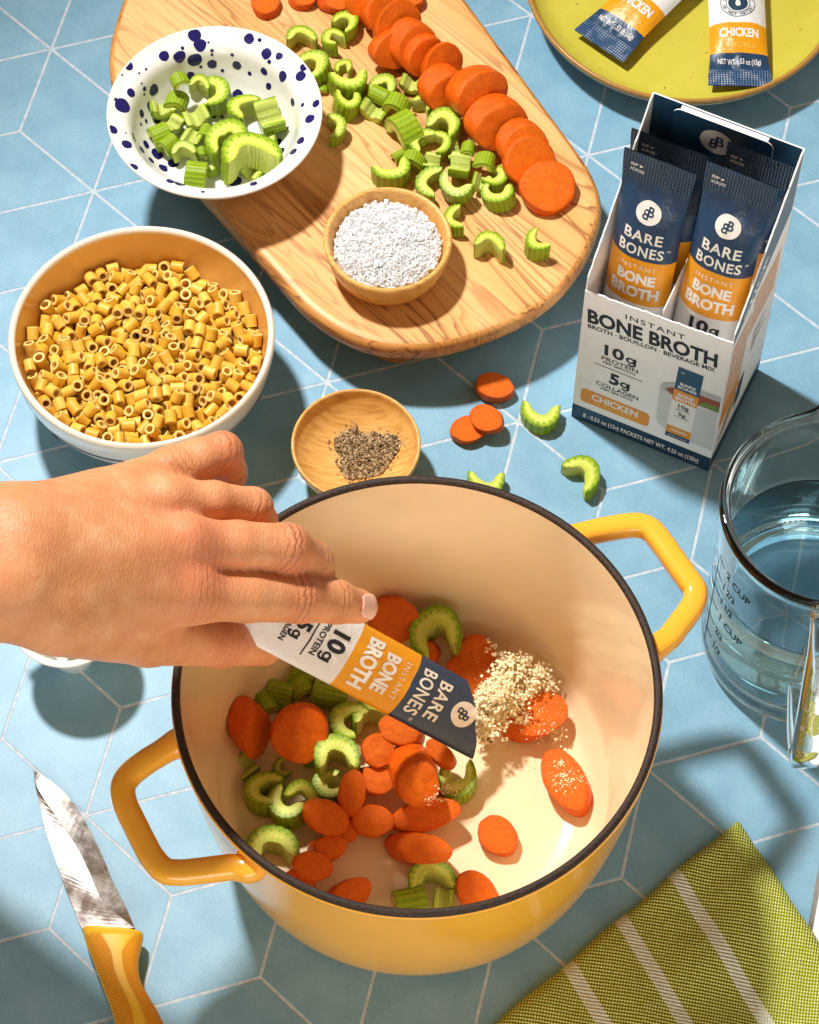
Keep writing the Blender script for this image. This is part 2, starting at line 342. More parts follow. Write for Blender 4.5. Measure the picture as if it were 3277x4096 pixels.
panel = link('tile_panel', mkmesh('tile_panel', *prism(panel_poly, -0.40, -0.016, 0.004), M_GROUT, False)); tag(panel, kind='structure')
GAP = 0.072
tile_me = {}
for k, (e, g) in enumerate(((TD, TR), (TR, -TL), (-TL, -TD))):
    c = (e + g) / 2; q = [np.zeros(2), e, e + g, g]
    sh = [p - c for p in q]; sh = [p * (1 - GAP * 2 / 4.85) for p in sh]
    if np.cross(sh[1] - sh[0], sh[2] - sh[1]) < 0: sh = sh[::-1]
    tile_me[k] = (mkmesh('tile', *prism(sh, -0.06, 0.0, 0.012), M_TILE, False), c, sh)
for i in range(-14, 15):
    for j in range(-14, 15):
        if (i - j) % 3: continue
        s = TO + i * TD + j * TR
        for k in range(3):
            me, c, sh = tile_me[k]; p = s + c
            if not (-33 < p[0] < 36 and -34 < p[1] < 42): continue
            far = max((q + p - E0) @ EN for q in sh)
            if far <= 0: link('tile', me, panel).location = (p[0], p[1], 0)
            elif min((q + p - E0) @ EN for q in sh) < -0.2:
                cl = clip([q + p for q in sh], E0, EN)
                if len(cl) > 2: link('tile', mkmesh('tile', *prism(cl, -0.06, 0.0, 0.012), M_TILE, False), panel)

# ------------------------------------------------------------------ cutting board
BZ = 3.6
bpx = [(330, -135), (275, -45), (244, 40), (230, 105), (232, 160), (250, 215), (300, 275), (370, 347), (440, 422), (520, 512), (600, 603), (642, 648), (700, 690), (770, 722), (850, 733), (950, 724), (1080, 678), (1170, 620), (1230, 545), (1262, 470), (1267, 425), (1255, 380), (1228, 330), (1150, 223), (1065, 108), (985, 0), (900, -115), (800, -215), (660, -265), (480, -235)]
bw = [np.array(F(x, y, BZ)[:2]) for x, y in bpx]
bo = np.array(crom(bw, 6, True))
bc = bo.mean(0)
if np.sum(bo[:, 0] * np.roll(bo[:, 1], -1) - bo[:, 1] * np.roll(bo[:, 0], -1)) < 0: bo = bo[::-1]
tn = np.roll(bo, -1, 0) - np.roll(bo, 1, 0); tn /= np.linalg.norm(tn, axis=1)[:, None]; nrm = np.stack([tn[:, 1], -tn[:, 0]], 1)
root = empty('cutting_board', (bc[0], bc[1], 0)); tag(root, 'rounded olive wood cutting board with striped grain, raised on feet', 'cutting board')
V = []; Fs = []; n = len(bo); mi = []
lay = [(0.55, BZ), (0.28, BZ - 0.03), (0.10, BZ - 0.13), (0.0, BZ - 0.34), (0.0, 2.75), (0.10, 2.52), (0.4, 2.4)]
for ins, z in lay:
    for q in bo - nrm * ins: V.append((q[0] - bc[0], q[1] - bc[1], z))
for k in range(len(lay) - 1):
    for i in range(n): j = (i + 1) % n; Fs.append((k * n + j, k * n + i, (k + 1) * n + i, (k + 1) * n + j)); mi.append(0 if k < 1 else 1)
Fs = [f[::-1] for f in Fs]
Fs.append(tuple(range(n))); mi.append(0); Fs.append(tuple(range((len(lay) - 1) * n, len(lay) * n))[::-1]); mi.append(1)
o = obj('board', V, Fs, [M_BOARD, M_BOARD_EDGE], root, True, mi, sharp=50)
for (x, y) in [(835, 628), (430, 120), (1090, 400), (700, 60)]:
    p = F(x, y, BZ)
    v, f = lathe([(0, 0), (1.35, 0), (1.5, 0.15), (1.5, 2.3), (1.4, 2.42), (0, 2.42)], 28, (p.x - bc[0], p.y - bc[1], 0)); obj('foot', v, f, M_BOARD_EDGE, root, True, sharp=40)

# ------------------------------------------------------------------ bowls and dishes
def vessel(name, c, prof, mats, mi_fn, label, cat, segs=96, part='bowl', sharp=None):
    r = empty(name, c); tag(r, label, cat)
    v, f = lathe(prof, segs); mi = None
    if mi_fn: mi = [mi_fn(sum((Vector(v[i]) for i in q), Vector()) / len(q)) for q in f]
    b = obj(part, v, f, mats, r, True, mi, sharp=sharp); return r, b
# speckled bowl on the board
SPK = Vector((-9.99, 18.80, BZ))
sp_prof = smoothprof([(0, 0.40), (2.4, 0.43), (3.25, 0.72), (3.85, 1.5), (4.2, 2.4), (4.5, 2.76), (4.95, 2.98), (5.25, 3.16)], 5) + smoothprof([(5.30, 3.20), (5.335, 3.15), (5.30, 3.03), (4.9, 2.70), (4.45, 2.2), (4.05, 1.3), (3.45, 0.5), (2.6, 0.2), (2.4, 0.02)], 4) + [(0, 0.02)]
spk, spkb = vessel('speckled_bowl', SPK, sp_prof, M_WHITE, None, 'white glazed bowl splashed with cobalt blue dots, full of celery pieces', 'bowl')
spr = sp_prof[:36]
def sp_in(r):
    for (r0, z0), (r1, z1) in zip(spr, spr[1:]):
        if r0 <= r <= r1: return z0 + (z1 - z0) * (r - r0) / max(r1 - r0, 1e-6), math.atan2(z1 - z0, r1 - r0)
    return spr[-1][1], 0.5
spots = [(960,175,34),(985,222,34),(950,138,22),(985,133,14),(900,238,10),(1228,192,28),(1280,198,11),(808,275,28),(885,278,33),(960,293,40),(1045,317,26),(1045,250,10),(1045,270,8),(1028,210,6),(1145,272,10),(1168,323,24),(1097,350,10),(990,333,9),(1315,265,29),(1376,278,20),(1328,305,12),(1302,353,22),(1231,363,12),(1395,376,27),(1325,428,18),(1172,466,28),(1498,332,22),(1482,377,28),(1443,505,22),(1492,518,12),(1558,512,22),(1528,586,27),(1482,693,24),(1446,747,22),(1370,702,24),(1385,748,26),(635,327,24),(602,371,6),(686,361,6),(720,341,7),(645,458,24),(698,413,6),(712,440,13),(758,447,32),(711,468,8),(603,522,42),(572,492,12),(543,500,14),(745,525,30),(698,562,20),(720,597,11),(695,613,9),(775,592,22),(556,640,27),(624,711,29),(620,656,5),(654,663,10),(662,686,20),(735,655,13),(720,713,24),(745,790,20),(775,760,36),(805,828,26),(660,822,24),(840,893,22),(885,905,30),(960,918,38),(1000,946,10),(855,805,30),(940,375,22),(1055,575,12),(1095,577,9),(1420,630,8),(1020,385,7),(700,740,20),(1160,895,34),(1250,905,20)]
for k, (x, y, s) in enumerate(spots):
    # find the point of the glaze the spot sits on
    d = Z1(x, y, BZ) - CAM; d.normalize(); best = None; t = (CAM.z - 8.0) / -d.z
    while t < 160:
        q = CAM + d * t - SPK; r = math.hypot(q.x, q.y)
        if r < 5.2 and q.z <= sp_in(r)[0]: best = q; break
        t += 0.03
    if best is None: continue
    r0 = math.hypot(best.x, best.y); a0 = math.atan2(best.y, best.x); rad = s / 1.232 / 84.0; V = [(0, 0)]; nn = 14
    pts = []
    for ring in (0.0, 0.5, 1.0):
        for i in range(nn if ring else 1):
            th = 2 * PI * i / nn; w = rad * ring * (1 + 0.16 * mnoise.noise(Vector((math.cos(th) * 1.2, math.sin(th) * 1.2, k * 3.1))))
            sl = sp_in(r0)[1]; du = w * math.cos(th) * math.cos(sl); dv = w * math.sin(th)
            rr = min(max(r0 + du, 0.02), 5.24); aa = a0 + dv / max(r0, 0.4); zz, sl2 = sp_in(rr)
            pts.append((rr * math.cos(aa) - math.cos(aa) * 0.012 * math.sin(sl2), rr * math.sin(aa) - math.sin(aa) * 0.012 * math.sin(sl2), zz + 0.014))
    Fs = [(0, 1 + i, 1 + (i + 1) % nn) for i in range(nn)] + [(1 + i, 1 + nn + i, 1 + nn + (i + 1) % nn, 1 + (i + 1) % nn) for i in range(nn)]
    obj('glaze_spot', pts, Fs, M_COBALT, spk)
# white pasta bowl with dark band
PB = Vector((-12.95, 6.55, 0))
pa_prof = smoothprof([(0, 1.50), (2.5, 1.55), (4.2, 1.85), (5.1, 2.45), (5.68, 3.4), (5.98, 4.6), (6.03, 5.08)], 5) + smoothprof([(6.10, 5.2), (6.22, 5.25), (6.33, 5.17), (6.36, 5.0), (6.27, 4.2), (6.0, 3.1), (5.4, 1.9), (4.5, 0.9), (3.5, 0.3), (3.3, 0.0)], 5) + [(0, 0.0)]
pb, pbb = vessel('pasta_bowl', PB, pa_prof, [M_INBOWL, M_STONE, M_WHITE], lambda c: (0 if c.z > 1.4 and c.z < 5.0 and math.hypot(c.x, c.y) < np.interp(c.z, [1.5, 1.55, 1.85, 2.45, 3.4, 4.6, 5.08], [2.5, 2.6, 4.2, 5.1, 5.68, 5.98, 6.03]) + 0.10 else (1 if c.z > 4.9 else 2)), 'cream stoneware bowl heaped with small dry pasta tubes', 'bowl')
for zz, hh in ((3.55, 0.07),):
    v, f = lathe([(6.15, zz - hh), (6.19, zz + hh)], 96); obj('painted_line', v, f, M_INK, pb)
def patch(r0f, a0, a1, z0, z1, n=6):
    V = []; Fs = []
    for k in (0, 1):
        for i in range(n + 1):
            a = a0 + (a1 - a0) * i / n; z = z0 + (z1 - z0) * k; r = r0f(z); V.append((r * math.cos(a), r * math.sin(a), z))
    for i in range(n): Fs.append((i, i + 1, n + 2 + i, n + 1 + i))
    return V, Fs
for k in range(10):
    a = math.radians(-58 + 36 * k); v, f = patch(lambda z: 6.06 + (z - 3.0) * 0.22, a - 0.035, a + 0.035, 3.0, 3.6); obj('painted_tick', v, f, M_INK, pb)
# salt bowl
SB = Vector((-1.29, 12.02, BZ))
vessel('salt_bowl', SB, smoothprof([(0, 0.55), (2.0, 0.6), (2.5, 0.95), (2.75, 1.6), (2.86, 2.02)], 5) + smoothprof([(2.93, 2.12), (3.04, 2.13), (3.13, 2.03), (3.12, 1.9), (2.98, 1.1), (2.66, 0.25), (2.5, 0.02)], 5) + [(0, 0.02)], M_BAMBOO, None, 'small round wooden bowl holding coarse white salt on the board', 'bowl')
# pepper dish
PD = Vector((-2.62, 2.30, 0))
vessel('pepper_dish', PD, smoothprof([(0, 0.95), (1.3, 1.0), (2.2, 1.4), (2.75, 2.0), (2.93, 2.42)], 6) + smoothprof([(2.98, 2.52), (3.06, 2.52), (3.11, 2.42), (3.05, 2.1), (2.7, 1.1), (2.2, 0.3), (2.05, 0.0)], 5) + [(0, 0.0)], M_BAMBOO, None, 'shallow round wooden dish with a heap of ground pepper', 'dish')
# small white bowl partly under the hand
WB = at(265, 2470, 3.7); WB.z = 0
vessel('garnish_bowl', WB, smoothprof([(0, 0.9), (0.9, 1.0), (1.5, 1.7), (1.9, 2.9), (2.1, 3.45), (2.42, 3.66)], 5) + smoothprof([(2.48, 3.70), (2.53, 3.66), (2.50, 3.55), (2.1, 3.2), (1.6, 1.6), (1.1, 0.3), (1.0, 0)], 4) + [(0, 0)], M_WHITE, None, 'small white bowl mostly hidden beneath the hand', 'bowl', 64)
# dish just beyond the top of the picture whose shadow reaches in
sh = at(1951, 26, 0)
vessel('spare_dish', (sh.x - 1.5, sh.y + 3.2 + 1.2, 0), smoothprof([(0, 0.6), (1.6, 0.8), (2.5, 1.8), (2.9, 2.9)], 4) + smoothprof([(3.0, 3.0), (3.08, 2.9), (2.7, 1.4), (1.9, 0.2), (1.8, 0)], 4) + [(0, 0)], M_BAMBOO, None, 'wooden dish beyond the far edge of the table view', 'dish', 48)
# yellow plate
PL = Vector((14.08, 32.0, 0))
pl_prof = [(0, 1.05), (5.6, 1.05)] + smoothprof([(6.2, 1.06), (7.2, 1.22), (7.9, 1.62), (8.22, 2.05)], 5)
n_in = len(pl_prof) - 1
pl_prof += smoothprof([(8.30, 2.17), (8.42, 2.22), (8.51, 2.13), (8.49, 1.95), (8.2, 1.45), (7.5, 0.85), (6.3, 0.5), (5.7, 0.12), (5.5, 0.0)], 5) + [(0, 0.0)]
def m_plate():
    t = NT('mustard_glaze', (0.62, 0.50, 0.05), 0.28, 0.4); co = t.co(); n = t.noise(co, 0.6, 4)
    c = t.mix(n, (0.52, 0.46, 0.045), (0.62, 0.56, 0.085)); v = t.vor(co, 1.1); sp = t.math('LESS_THAN', v, 0.075); v2 = t.vor(co, 3.3); sp2 = t.math('LESS_THAN', v2, 0.09)
    t.color(t.mix(t.math('MULTIPLY', t.math('MAXIMUM', sp, sp2), t.math('MULTIPLY', t.noise(co, 2.1, 2), 1.3)), c, (0.26, 0.15, 0.02))); return t.m
M_PLATE = m_plate(); M_PLRIM = m_plain('brown_glaze_edge', (0.42, 0.22, 0.05), 0.3, 0.5, 0.25, 4.0); M_PLBACK = m_plain('grey_stoneware', (0.60, 0.58, 0.52), 0.5)
vessel('dinner_plate', PL, pl_prof, [M_PLATE, M_PLRIM, M_PLBACK], lambda c: 0 if math.hypot(c.x, c.y) < 8.12 and c.z > np.interp(math.hypot(c.x, c.y), [0, 6.2, 7.2, 7.9, 8.22], [1.05, 1.06, 1.22, 1.62, 2.05]) - 0.14 else (1 if c.z > 1.80 else 2), 'mustard yellow speckled plate with brown rim holding two packets', 'plate', 128)

# ------------------------------------------------------------------ pasta, salt, pepper
# resting places (x, y, z) and axes of the tubes in the bowl, in hundredths
PASTA = [
    264,-149,198,-37,92,-14, 100,-142,192,-1,2,100, 285,316,229,-92,30,-26, 120,-91,186,-96,26,-2, -410,-28,224,84,-38,-38, 210,271,206,-18,-97,-16,
    -23,244,195,-6,9,-99, -143,-286,206,-8,-16,-98, 105,350,217,-7,-29,96, -107,277,250,-28,96,9, -119,342,213,-6,16,-98, 354,-74,209,88,45,14,
    295,20,202,17,1,-99, 275,264,217,12,12,-98, -65,350,208,-27,95,17, 41,377,212,-38,91,15, -39,417,224,96,25,10, -283,-366,253,-65,-53,55,
    -168,316,208,-61,77,17, 251,216,208,-14,-12,98, 403,-40,219,-42,89,-19, 218,330,215,-98,19,-7, -126,212,237,92,-24,-29, -58,287,201,3,-17,99,
    159,346,217,-7,-16,98, 255,162,198,99,-2,15, -286,-9,195,91,38,-16, -121,273,198,62,-77,-17, -142,447,257,87,48,13, -264,128,197,-50,85,15,
    -72,450,262,-20,-59,78, -430,-143,248,6,97,-25, -424,-82,232,80,-34,-48, 329,-26,258,47,-88,8, 27,434,234,90,34,27, 324,154,264,-98,16,-13,
    -325,-148,208,-2,-100,8, 190,366,286,97,-24,0, -144,-78,246,9,-45,89, -207,-278,206,99,10,-12, -18,356,237,0,-91,41, -222,17,188,82,56,-2,
    -276,109,251,-91,-42,1, -35,68,216,40,76,51, 243,-138,248,-82,51,-26, -104,23,217,40,72,56, 99,125,219,-96,-27,-12, 249,-310,215,-49,-87,8,
    -281,47,234,67,26,70, 333,49,262,81,58,-12, -351,72,248,-79,39,-47, 253,325,277,-97,2,-22, -288,-216,260,14,98,-15, 379,-127,218,-42,88,-20,
    227,107,204,78,18,59, 175,5,240,-68,12,-72, -53,379,273,65,75,13, -198,-26,212,88,42,-25, -225,-334,218,98,-1,-18, -51,198,235,64,-69,-34,
    67,52,207,-25,66,-70, 237,62,242,96,-20,20, 35,-95,249,55,84,0, -385,21,267,60,80,-3, -81,78,247,-27,40,-88, -217,-158,256,-30,73,62,
    66,211,232,-48,85,-20, 62,316,201,44,-89,-14, -106,408,228,48,-74,-47, -236,-243,255,-4,-54,-84, -13,-68,253,0,2,100, -45,303,264,98,-7,-20,
    118,-91,245,2,0,-100, 184,-352,262,-83,44,34, -149,7,247,-50,85,-17, -333,241,220,-52,-85,-6, -154,384,234,-19,20,-96, -359,-83,210,2,-100,4,
    -421,-209,258,1,-96,28, 282,-258,213,-90,40,-17, -94,-32,238,-83,-56,-2, 258,3,265,-91,37,19, -226,14,249,-15,18,-97, 81,396,293,-20,-83,-52,
    -426,43,231,73,-46,-51, 241,109,273,96,-24,17, -440,104,262,83,-21,52, 464,-63,257,-30,91,-28, -253,-60,196,-14,-2,-99, 203,-176,261,37,16,92,
    179,81,241,-19,-98,0, -398,214,246,-87,-13,48, 198,162,246,25,96,13, 208,239,258,-35,-93,-6, -156,-168,252,-20,-6,98, -82,-281,261,-64,-75,16,
    101,19,254,-78,-3,62, 218,-66,246,95,-29,-10, 88,406,231,-20,-48,85, -147,-284,295,-85,-8,52, 150,-238,260,55,49,-68, 320,-114,273,-98,-17,13,
    -171,-162,310,-90,41,-16, 0,485,269,-100,4,3, -243,-198,297,65,62,-43, 137,197,243,100,-4,3, 87,-144,251,70,71,0, 62,-330,255,-54,83,15,
    -216,165,237,98,8,17, 379,14,257,-80,-60,10, -81,145,218,-54,29,-79, 97,283,247,6,100,-5, -22,430,286,10,3,-99, -188,54,248,-7,11,99,
    -247,-72,260,-14,-3,-99, 19,166,250,-78,63,1, -482,58,273,36,91,-21, 304,-315,243,40,-42,-81, 422,-97,239,-55,12,83, -210,356,221,79,61,8,
    148,-43,249,62,-62,-48, -78,-76,268,85,52,2, 149,400,230,98,-8,18, -324,-312,268,67,-57,48, 43,464,328,71,17,-68, -280,-276,276,-19,-12,-97,
    347,-12,311,-55,83,-8, 86,201,292,4,-100,0, 136,-420,322,29,-45,-85, -396,-185,303,12,94,-31, 174,-434,263,-21,52,82, 72,-46,274,-59,29,-76,
    -369,156,250,-42,84,-35, -170,-465,298,-10,-81,-58, 384,-150,284,0,-96,27, -271,414,283,-86,-23,46, 390,78,225,31,-16,-94, -18,119,252,-85,44,29,
    -80,328,326,95,-19,-23, 412,-17,288,-43,-80,-41, -166,325,277,-14,1,99, 18,298,252,98,-7,-20, 152,-191,292,-86,-37,34, 406,188,249,51,24,-82,
    101,-347,313,85,-44,28, 44,-424,284,-72,-59,38, -188,-42,265,-83,-52,21, 405,48,310,-94,30,12, 290,-372,259,20,90,-39, -191,71,306,-30,-94,15,
    -378,89,293,-92,-6,-39, 437,55,246,-49,-6,87, 29,-172,263,-56,44,-70, -474,-125,277,0,95,-32, 130,88,265,41,35,84, -57,18,284,-46,70,-55,
    26,-39,305,17,95,-27, -421,-38,290,-71,40,58, 163,267,237,-26,-84,-48, -211,17,319,9,12,99, 62,378,342,-28,-79,-54, 469,9,340,23,-74,63,
    340,348,276,78,0,62, -290,180,247,59,-62,-52, -274,-148,294,46,77,43, -124,-441,251,96,12,-25, -330,-379,294,-69,71,-13, 468,93,269,50,-74,45,
    -139,78,261,40,-67,62, -39,-484,269,-100,0,6, 261,386,266,23,30,-92, 248,-105,293,84,43,-33, -123,24,293,-86,-22,46, -253,70,285,74,-38,-56,
    -113,341,278,28,-91,-31, 63,-112,295,-44,44,78, -217,286,263,-49,-87,-6, -181,231,251,36,80,48, 117,-318,268,54,-83,-13, 29,249,286,2,-91,41,
    208,390,239,-2,86,51, 311,103,285,-37,65,66, -13,232,253,-61,78,11, -342,-183,270,92,-23,-32, -277,4,308,-85,-41,33, -275,-298,339,-95,-24,21,
    -312,140,286,-26,-75,60, -267,313,262,-28,-70,66, -153,157,244,27,25,-93, -192,-432,260,-93,-14,34, 314,-73,310,-18,-55,82, 51,27,287,-57,44,-69,
    -458,-6,251,32,92,-22, 375,-81,277,-20,94,-27, -444,33,309,35,-34,-87, 127,-476,281,72,52,-47, -274,-335,297,74,43,-52, 88,68,294,60,-46,66,
    -96,-379,281,-96,29,8, -109,-483,282,-94,-2,35, 81,267,306,12,-6,-99, 165,-94,298,79,50,-34, -20,-135,284,-82,-56,16, 145,236,286,98,-1,-22,
    -112,-436,316,-27,74,-62, -335,386,308,77,63,-6, 413,-241,265,-14,-95,27, 107,319,300,-94,12,31, 44,350,262,-99,12,4, -345,326,262,56,82,11,
    273,-202,270,-66,74,-17, 12,132,302,-46,-34,-82, -63,-333,324,0,-100,0, 30,416,294,-16,-20,97, -159,-108,299,79,-52,-34, 147,-44,311,-85,-49,19,
    327,-165,319,-18,-98,12, -98,-31,293,85,52,2, 212,-230,278,-81,-1,-59, 117,-137,307,16,-84,-51, -299,-98,274,39,-50,-78, -28,68,290,-63,46,63,
    -491,183,330,-6,-91,-40, 258,435,300,-90,36,-24, 261,212,269,-93,36,-9, 76,138,292,92,-13,-38, 191,78,302,55,-64,-55, 242,-297,268,-39,-92,10,
    134,384,286,-18,-73,-66, -256,-410,283,-46,-73,-51, 370,105,282,31,-16,-94, -202,418,254,90,44,0, -47,-87,320,100,-7,-7, 149,27,286,-14,-84,52,
    -214,353,281,-13,3,99, -231,-110,317,88,-35,-31, -461,-22,332,-20,-90,38, 223,-42,296,40,83,-38, -20,-265,288,15,99,-2, -11,-353,354,86,-5,51,
    -315,30,276,-1,-78,-62, 390,-125,339,-15,-26,-95, -45,-323,265,-5,4,100, -314,-202,326,-37,-82,44, 22,-368,281,23,-24,94, 511,58,314,36,-83,43,
    280,-30,321,53,80,-28, -28,-24,313,1,-62,-78, -310,255,275,86,-37,-35, -127,374,341,61,77,18, -306,294,229,75,-44,-50, -134,-226,297,13,36,-92,
    395,300,286,-70,9,-71, 150,-290,322,4,85,53, 410,-301,304,-19,-82,54, 450,-141,259,79,45,41, -385,-130,284,-69,-14,-71, -30,-382,280,-21,18,-96,
    -152,63,344,-70,-24,67, -206,152,292,25,90,37, 103,454,344,-57,-24,78, -130,-395,350,-33,-80,50, -90,110,300,-89,-36,-27, 368,243,312,25,65,-72,
    362,-319,271,-84,-20,-50, -345,-244,291,84,13,-52, 154,186,308,90,-13,-41, 94,-6,322,-82,-29,50, -420,-93,305,-65,-9,-76, -123,493,304,92,-2,-39,
    -373,-74,272,69,25,68, -77,-152,304,-51,82,27, 52,-452,368,-13,-99,-10, 258,157,253,96,-26,12, -102,162,271,-11,76,-65, -426,-262,300,72,46,52,
    -246,235,260,-86,47,20, 227,118,330,-14,11,98, -455,206,289,-64,-28,72, 260,-360,308,97,15,18, -169,-28,316,52,-85,9, -16,313,313,-96,23,16,
    -218,-313,268,77,-63,9, -8,367,311,-70,19,69, 227,-436,280,-41,-70,58, -284,354,295,81,19,55, -103,451,335,41,51,76, 140,149,270,-91,18,36,
    -375,-330,288,62,-78,7, -379,262,269,-14,-60,79, -352,-397,341,69,-71,13, 313,-239,316,-38,-92,-7, 6,-462,332,-61,-42,67, -47,183,289,84,48,25,
    268,265,286,11,30,-95, 214,60,348,-66,49,56, -323,-133,318,-64,-18,-75, 177,314,273,97,-22,-5, 32,192,303,33,39,86, -110,217,301,-52,-45,72,
    317,-309,320,29,-30,91, 159,127,323,84,45,31, -155,136,301,-27,-91,-32, 390,-218,309,73,-42,54, 274,-153,321,20,9,98, -348,-9,302,-66,48,-57,
    333,-366,294,-52,68,52, 491,-118,299,-18,81,-56, -145,269,292,-60,79,-9, -59,254,315,13,88,-45, 165,284,317,-16,-73,-67, -386,41,321,94,10,34,
    -213,277,316,-37,-92,-9, -136,182,342,82,-49,29, 19,75,318,10,-94,33, -422,155,279,-79,-15,59, -213,-281,322,94,19,-29, -252,-42,320,86,51,-8,
    66,-470,264,69,60,-41, -424,-312,334,-11,80,-59, 330,221,278,-34,94,10, 270,44,301,-83,6,55, 259,-309,331,14,-31,94, 429,131,244,55,67,49,
    -202,459,293,91,42,4, 449,175,283,-58,-23,78, 112,447,258,13,54,-83, -189,-218,313,-18,-33,-93, 221,-183,323,-82,-53,22, -503,6,293,48,-37,-80,
    -174,-392,314,43,71,-55, 27,16,345,-13,92,-37, 82,-447,323,-67,42,-62, 71,479,274,-50,-56,-66, 117,-226,345,46,-88,-9, -509,-130,331,55,-33,-77,
    -325,-69,327,80,46,39, -470,-229,328,-64,42,64, 435,229,288,78,34,-53, 120,-398,374,76,-43,48, -478,-63,272,70,-27,-66, -383,143,316,20,-92,-34,
    318,180,328,-60,71,37, 398,122,353,92,-17,36, 194,-136,318,78,47,-41, 255,-219,349,-36,15,92, -340,-301,320,27,-86,44, -273,273,313,28,70,-66,
    73,-196,301,82,54,-20, 29,-505,298,-75,31,-59, 382,172,302,-5,-95,-31, -476,-88,346,-15,-1,99, 101,-92,345,65,48,-59, 105,-310,355,-74,-33,58,
    -485,128,302,82,-22,53, 278,85,338,-86,49,-10, -189,402,318,29,-68,67, 273,150,326,30,-36,-88, -272,-173,359,66,27,-70, -465,-183,299,-78,-30,-55,
    48,324,310,28,79,54, 322,363,339,-41,45,79, 193,2,326,50,-55,-67, 26,-96,341,84,-11,53, -431,-140,336,-62,32,71, -132,403,295,-97,-9,22,
    101,193,344,-90,13,41, 3,-405,343,-5,-40,91, 320,295,285,44,-57,-69, -264,198,295,-59,63,51, 220,-262,337,-62,72,33, -120,-83,330,-78,56,28,
    140,253,354,-56,-39,-73, -355,-173,347,-56,-12,-82, 34,-152,326,77,-24,59, 308,264,341,55,-63,-55, 16,-316,323,39,-81,-44, 336,-22,365,70,72,4,
    -74,-347,380,-18,98,8, 466,-39,307,-85,52,-12, -381,-40,335,-58,14,-80, -111,272,340,8,92,-39, -20,-59,364,-22,76,-61, 187,-79,349,44,-84,-31,
    -23,-136,355,-77,-15,-62, -154,-127,356,20,71,68, -178,215,311,-21,-74,-63, -59,489,298,17,-69,70, 187,442,266,97,-10,21, -73,-260,316,57,-66,50,
    4,419,361,56,-80,21, 528,7,340,35,55,76, 187,-498,369,11,-94,-31, 197,-426,342,95,23,23, -222,-388,371,48,-32,-82, -360,285,323,45,-82,36,
    -8,255,333,13,88,-46, -63,-410,343,-86,-47,-19, -415,-74,370,-43,88,-23, 267,109,392,8,100,2, -83,66,330,-42,-63,-65, -106,63,387,24,85,47,
    268,-420,315,17,-98,-14, 33,-163,394,-77,-15,-62, 488,143,304,22,70,68, -30,35,348,-2,-69,-72, -230,208,339,-8,-91,40, -283,-374,360,-19,-50,85,
    -118,-330,338,53,2,85, 358,-256,344,68,46,-56, -315,321,328,-67,72,17, -36,127,329,-20,73,-65, -388,337,312,64,2,-77, -343,197,285,32,80,-51,
    305,27,366,38,65,66, 420,-77,313,-54,18,82, 80,-262,365,-47,-12,-87, 151,-162,349,58,-34,74, -352,-241,358,-90,43,3, -213,-139,374,-59,-39,-70,
    178,-220,343,-34,13,-93, -27,470,355,-69,-59,-42, -519,104,338,-16,83,53, -164,442,348,87,2,-49, -523,35,342,87,-2,50, 425,108,304,26,94,19,
    -83,-3,345,8,-95,30, 127,398,354,-39,92,-7, 206,242,320,-31,6,95, 96,-511,323,-67,29,-68, 7,-254,343,-48,6,-88, -432,100,330,83,-22,52,
    -141,-257,348,-77,63,14, 95,-522,391,5,-99,-15, 477,212,327,-63,39,-67, 343,60,324,94,-30,-12, -322,83,316,-26,-75,60, -289,-117,364,33,-94,-6,
    -302,164,334,27,75,-60, 46,-44,358,-84,-13,52, -231,-458,311,55,-64,54, -2,-192,349,-38,88,27, -292,-423,322,-47,-71,-52, -364,-119,351,64,11,76,
    -96,-133,373,16,-38,-91, 138,-470,348,60,-30,-74, 443,-133,332,17,57,81, 242,-15,364,76,-32,56, 517,-74,331,-42,-58,-70, 221,178,318,-16,-98,9,
    257,-95,347,45,-89,-9, 237,392,327,88,-48,6, 470,-234,330,-64,-54,-54, -186,497,342,-94,-33,2, 326,-404,332,54,-67,-51, 184,419,322,-23,-31,92,
    360,297,332,-75,18,-63, 69,102,338,-36,58,73, 80,-502,453,-40,-16,90, -266,-52,376,-100,6,3, -442,255,310,-70,-23,68, -519,-40,324,-50,36,78,
    -509,-177,364,-42,44,80, -102,-510,331,17,84,52, 436,272,325,-68,-46,57, 0,515,316,100,-1,-1, 41,65,381,-17,-81,56, -222,90,347,-67,51,-54,
    456,-157,398,37,48,79, 310,408,311,1,60,80, -202,-74,347,48,-63,61, 270,225,336,-60,71,37, 134,514,343,98,-20,9, 379,-179,347,96,-14,26,
    -59,-468,364,-67,-30,68, 37,-538,358,-100,-7,2, -394,207,316,-62,2,-79, 214,132,387,-11,-99,9, -240,466,342,-37,80,-47, -460,-279,362,22,-73,65,
    -255,135,318,-31,-80,-51, -112,-187,332,84,-52,16, 135,-32,365,98,19,-9, 271,185,383,-66,-75,-8, 0,179,353,64,-43,64, 277,331,337,-46,88,-14,
    -407,53,381,44,-60,67, 369,-64,349,-72,-61,-33, -83,-69,373,-23,-96,18, 328,-139,371,49,86,-11, 227,-149,370,64,-45,63, -240,378,336,-40,91,-10,
    -181,-323,343,-46,-70,-55, -250,-106,402,-4,-89,45, 92,-164,363,-62,21,-76, 275,-266,369,61,7,-79, -284,-247,368,-8,81,58, 40,218,373,69,-41,59,
    231,304,323,-50,84,21, 195,-329,333,-6,76,65, 140,53,337,-52,50,-69, -63,365,370,-28,-70,-65, -31,-540,364,99,-4,-12, -250,-328,378,-89,0,45,
    509,187,371,-12,81,57, 176,-439,392,12,-95,-29, -130,116,354,-100,3,4, -130,2,370,29,-69,66, -48,-222,348,-27,64,-72, 431,168,343,-81,6,-58,
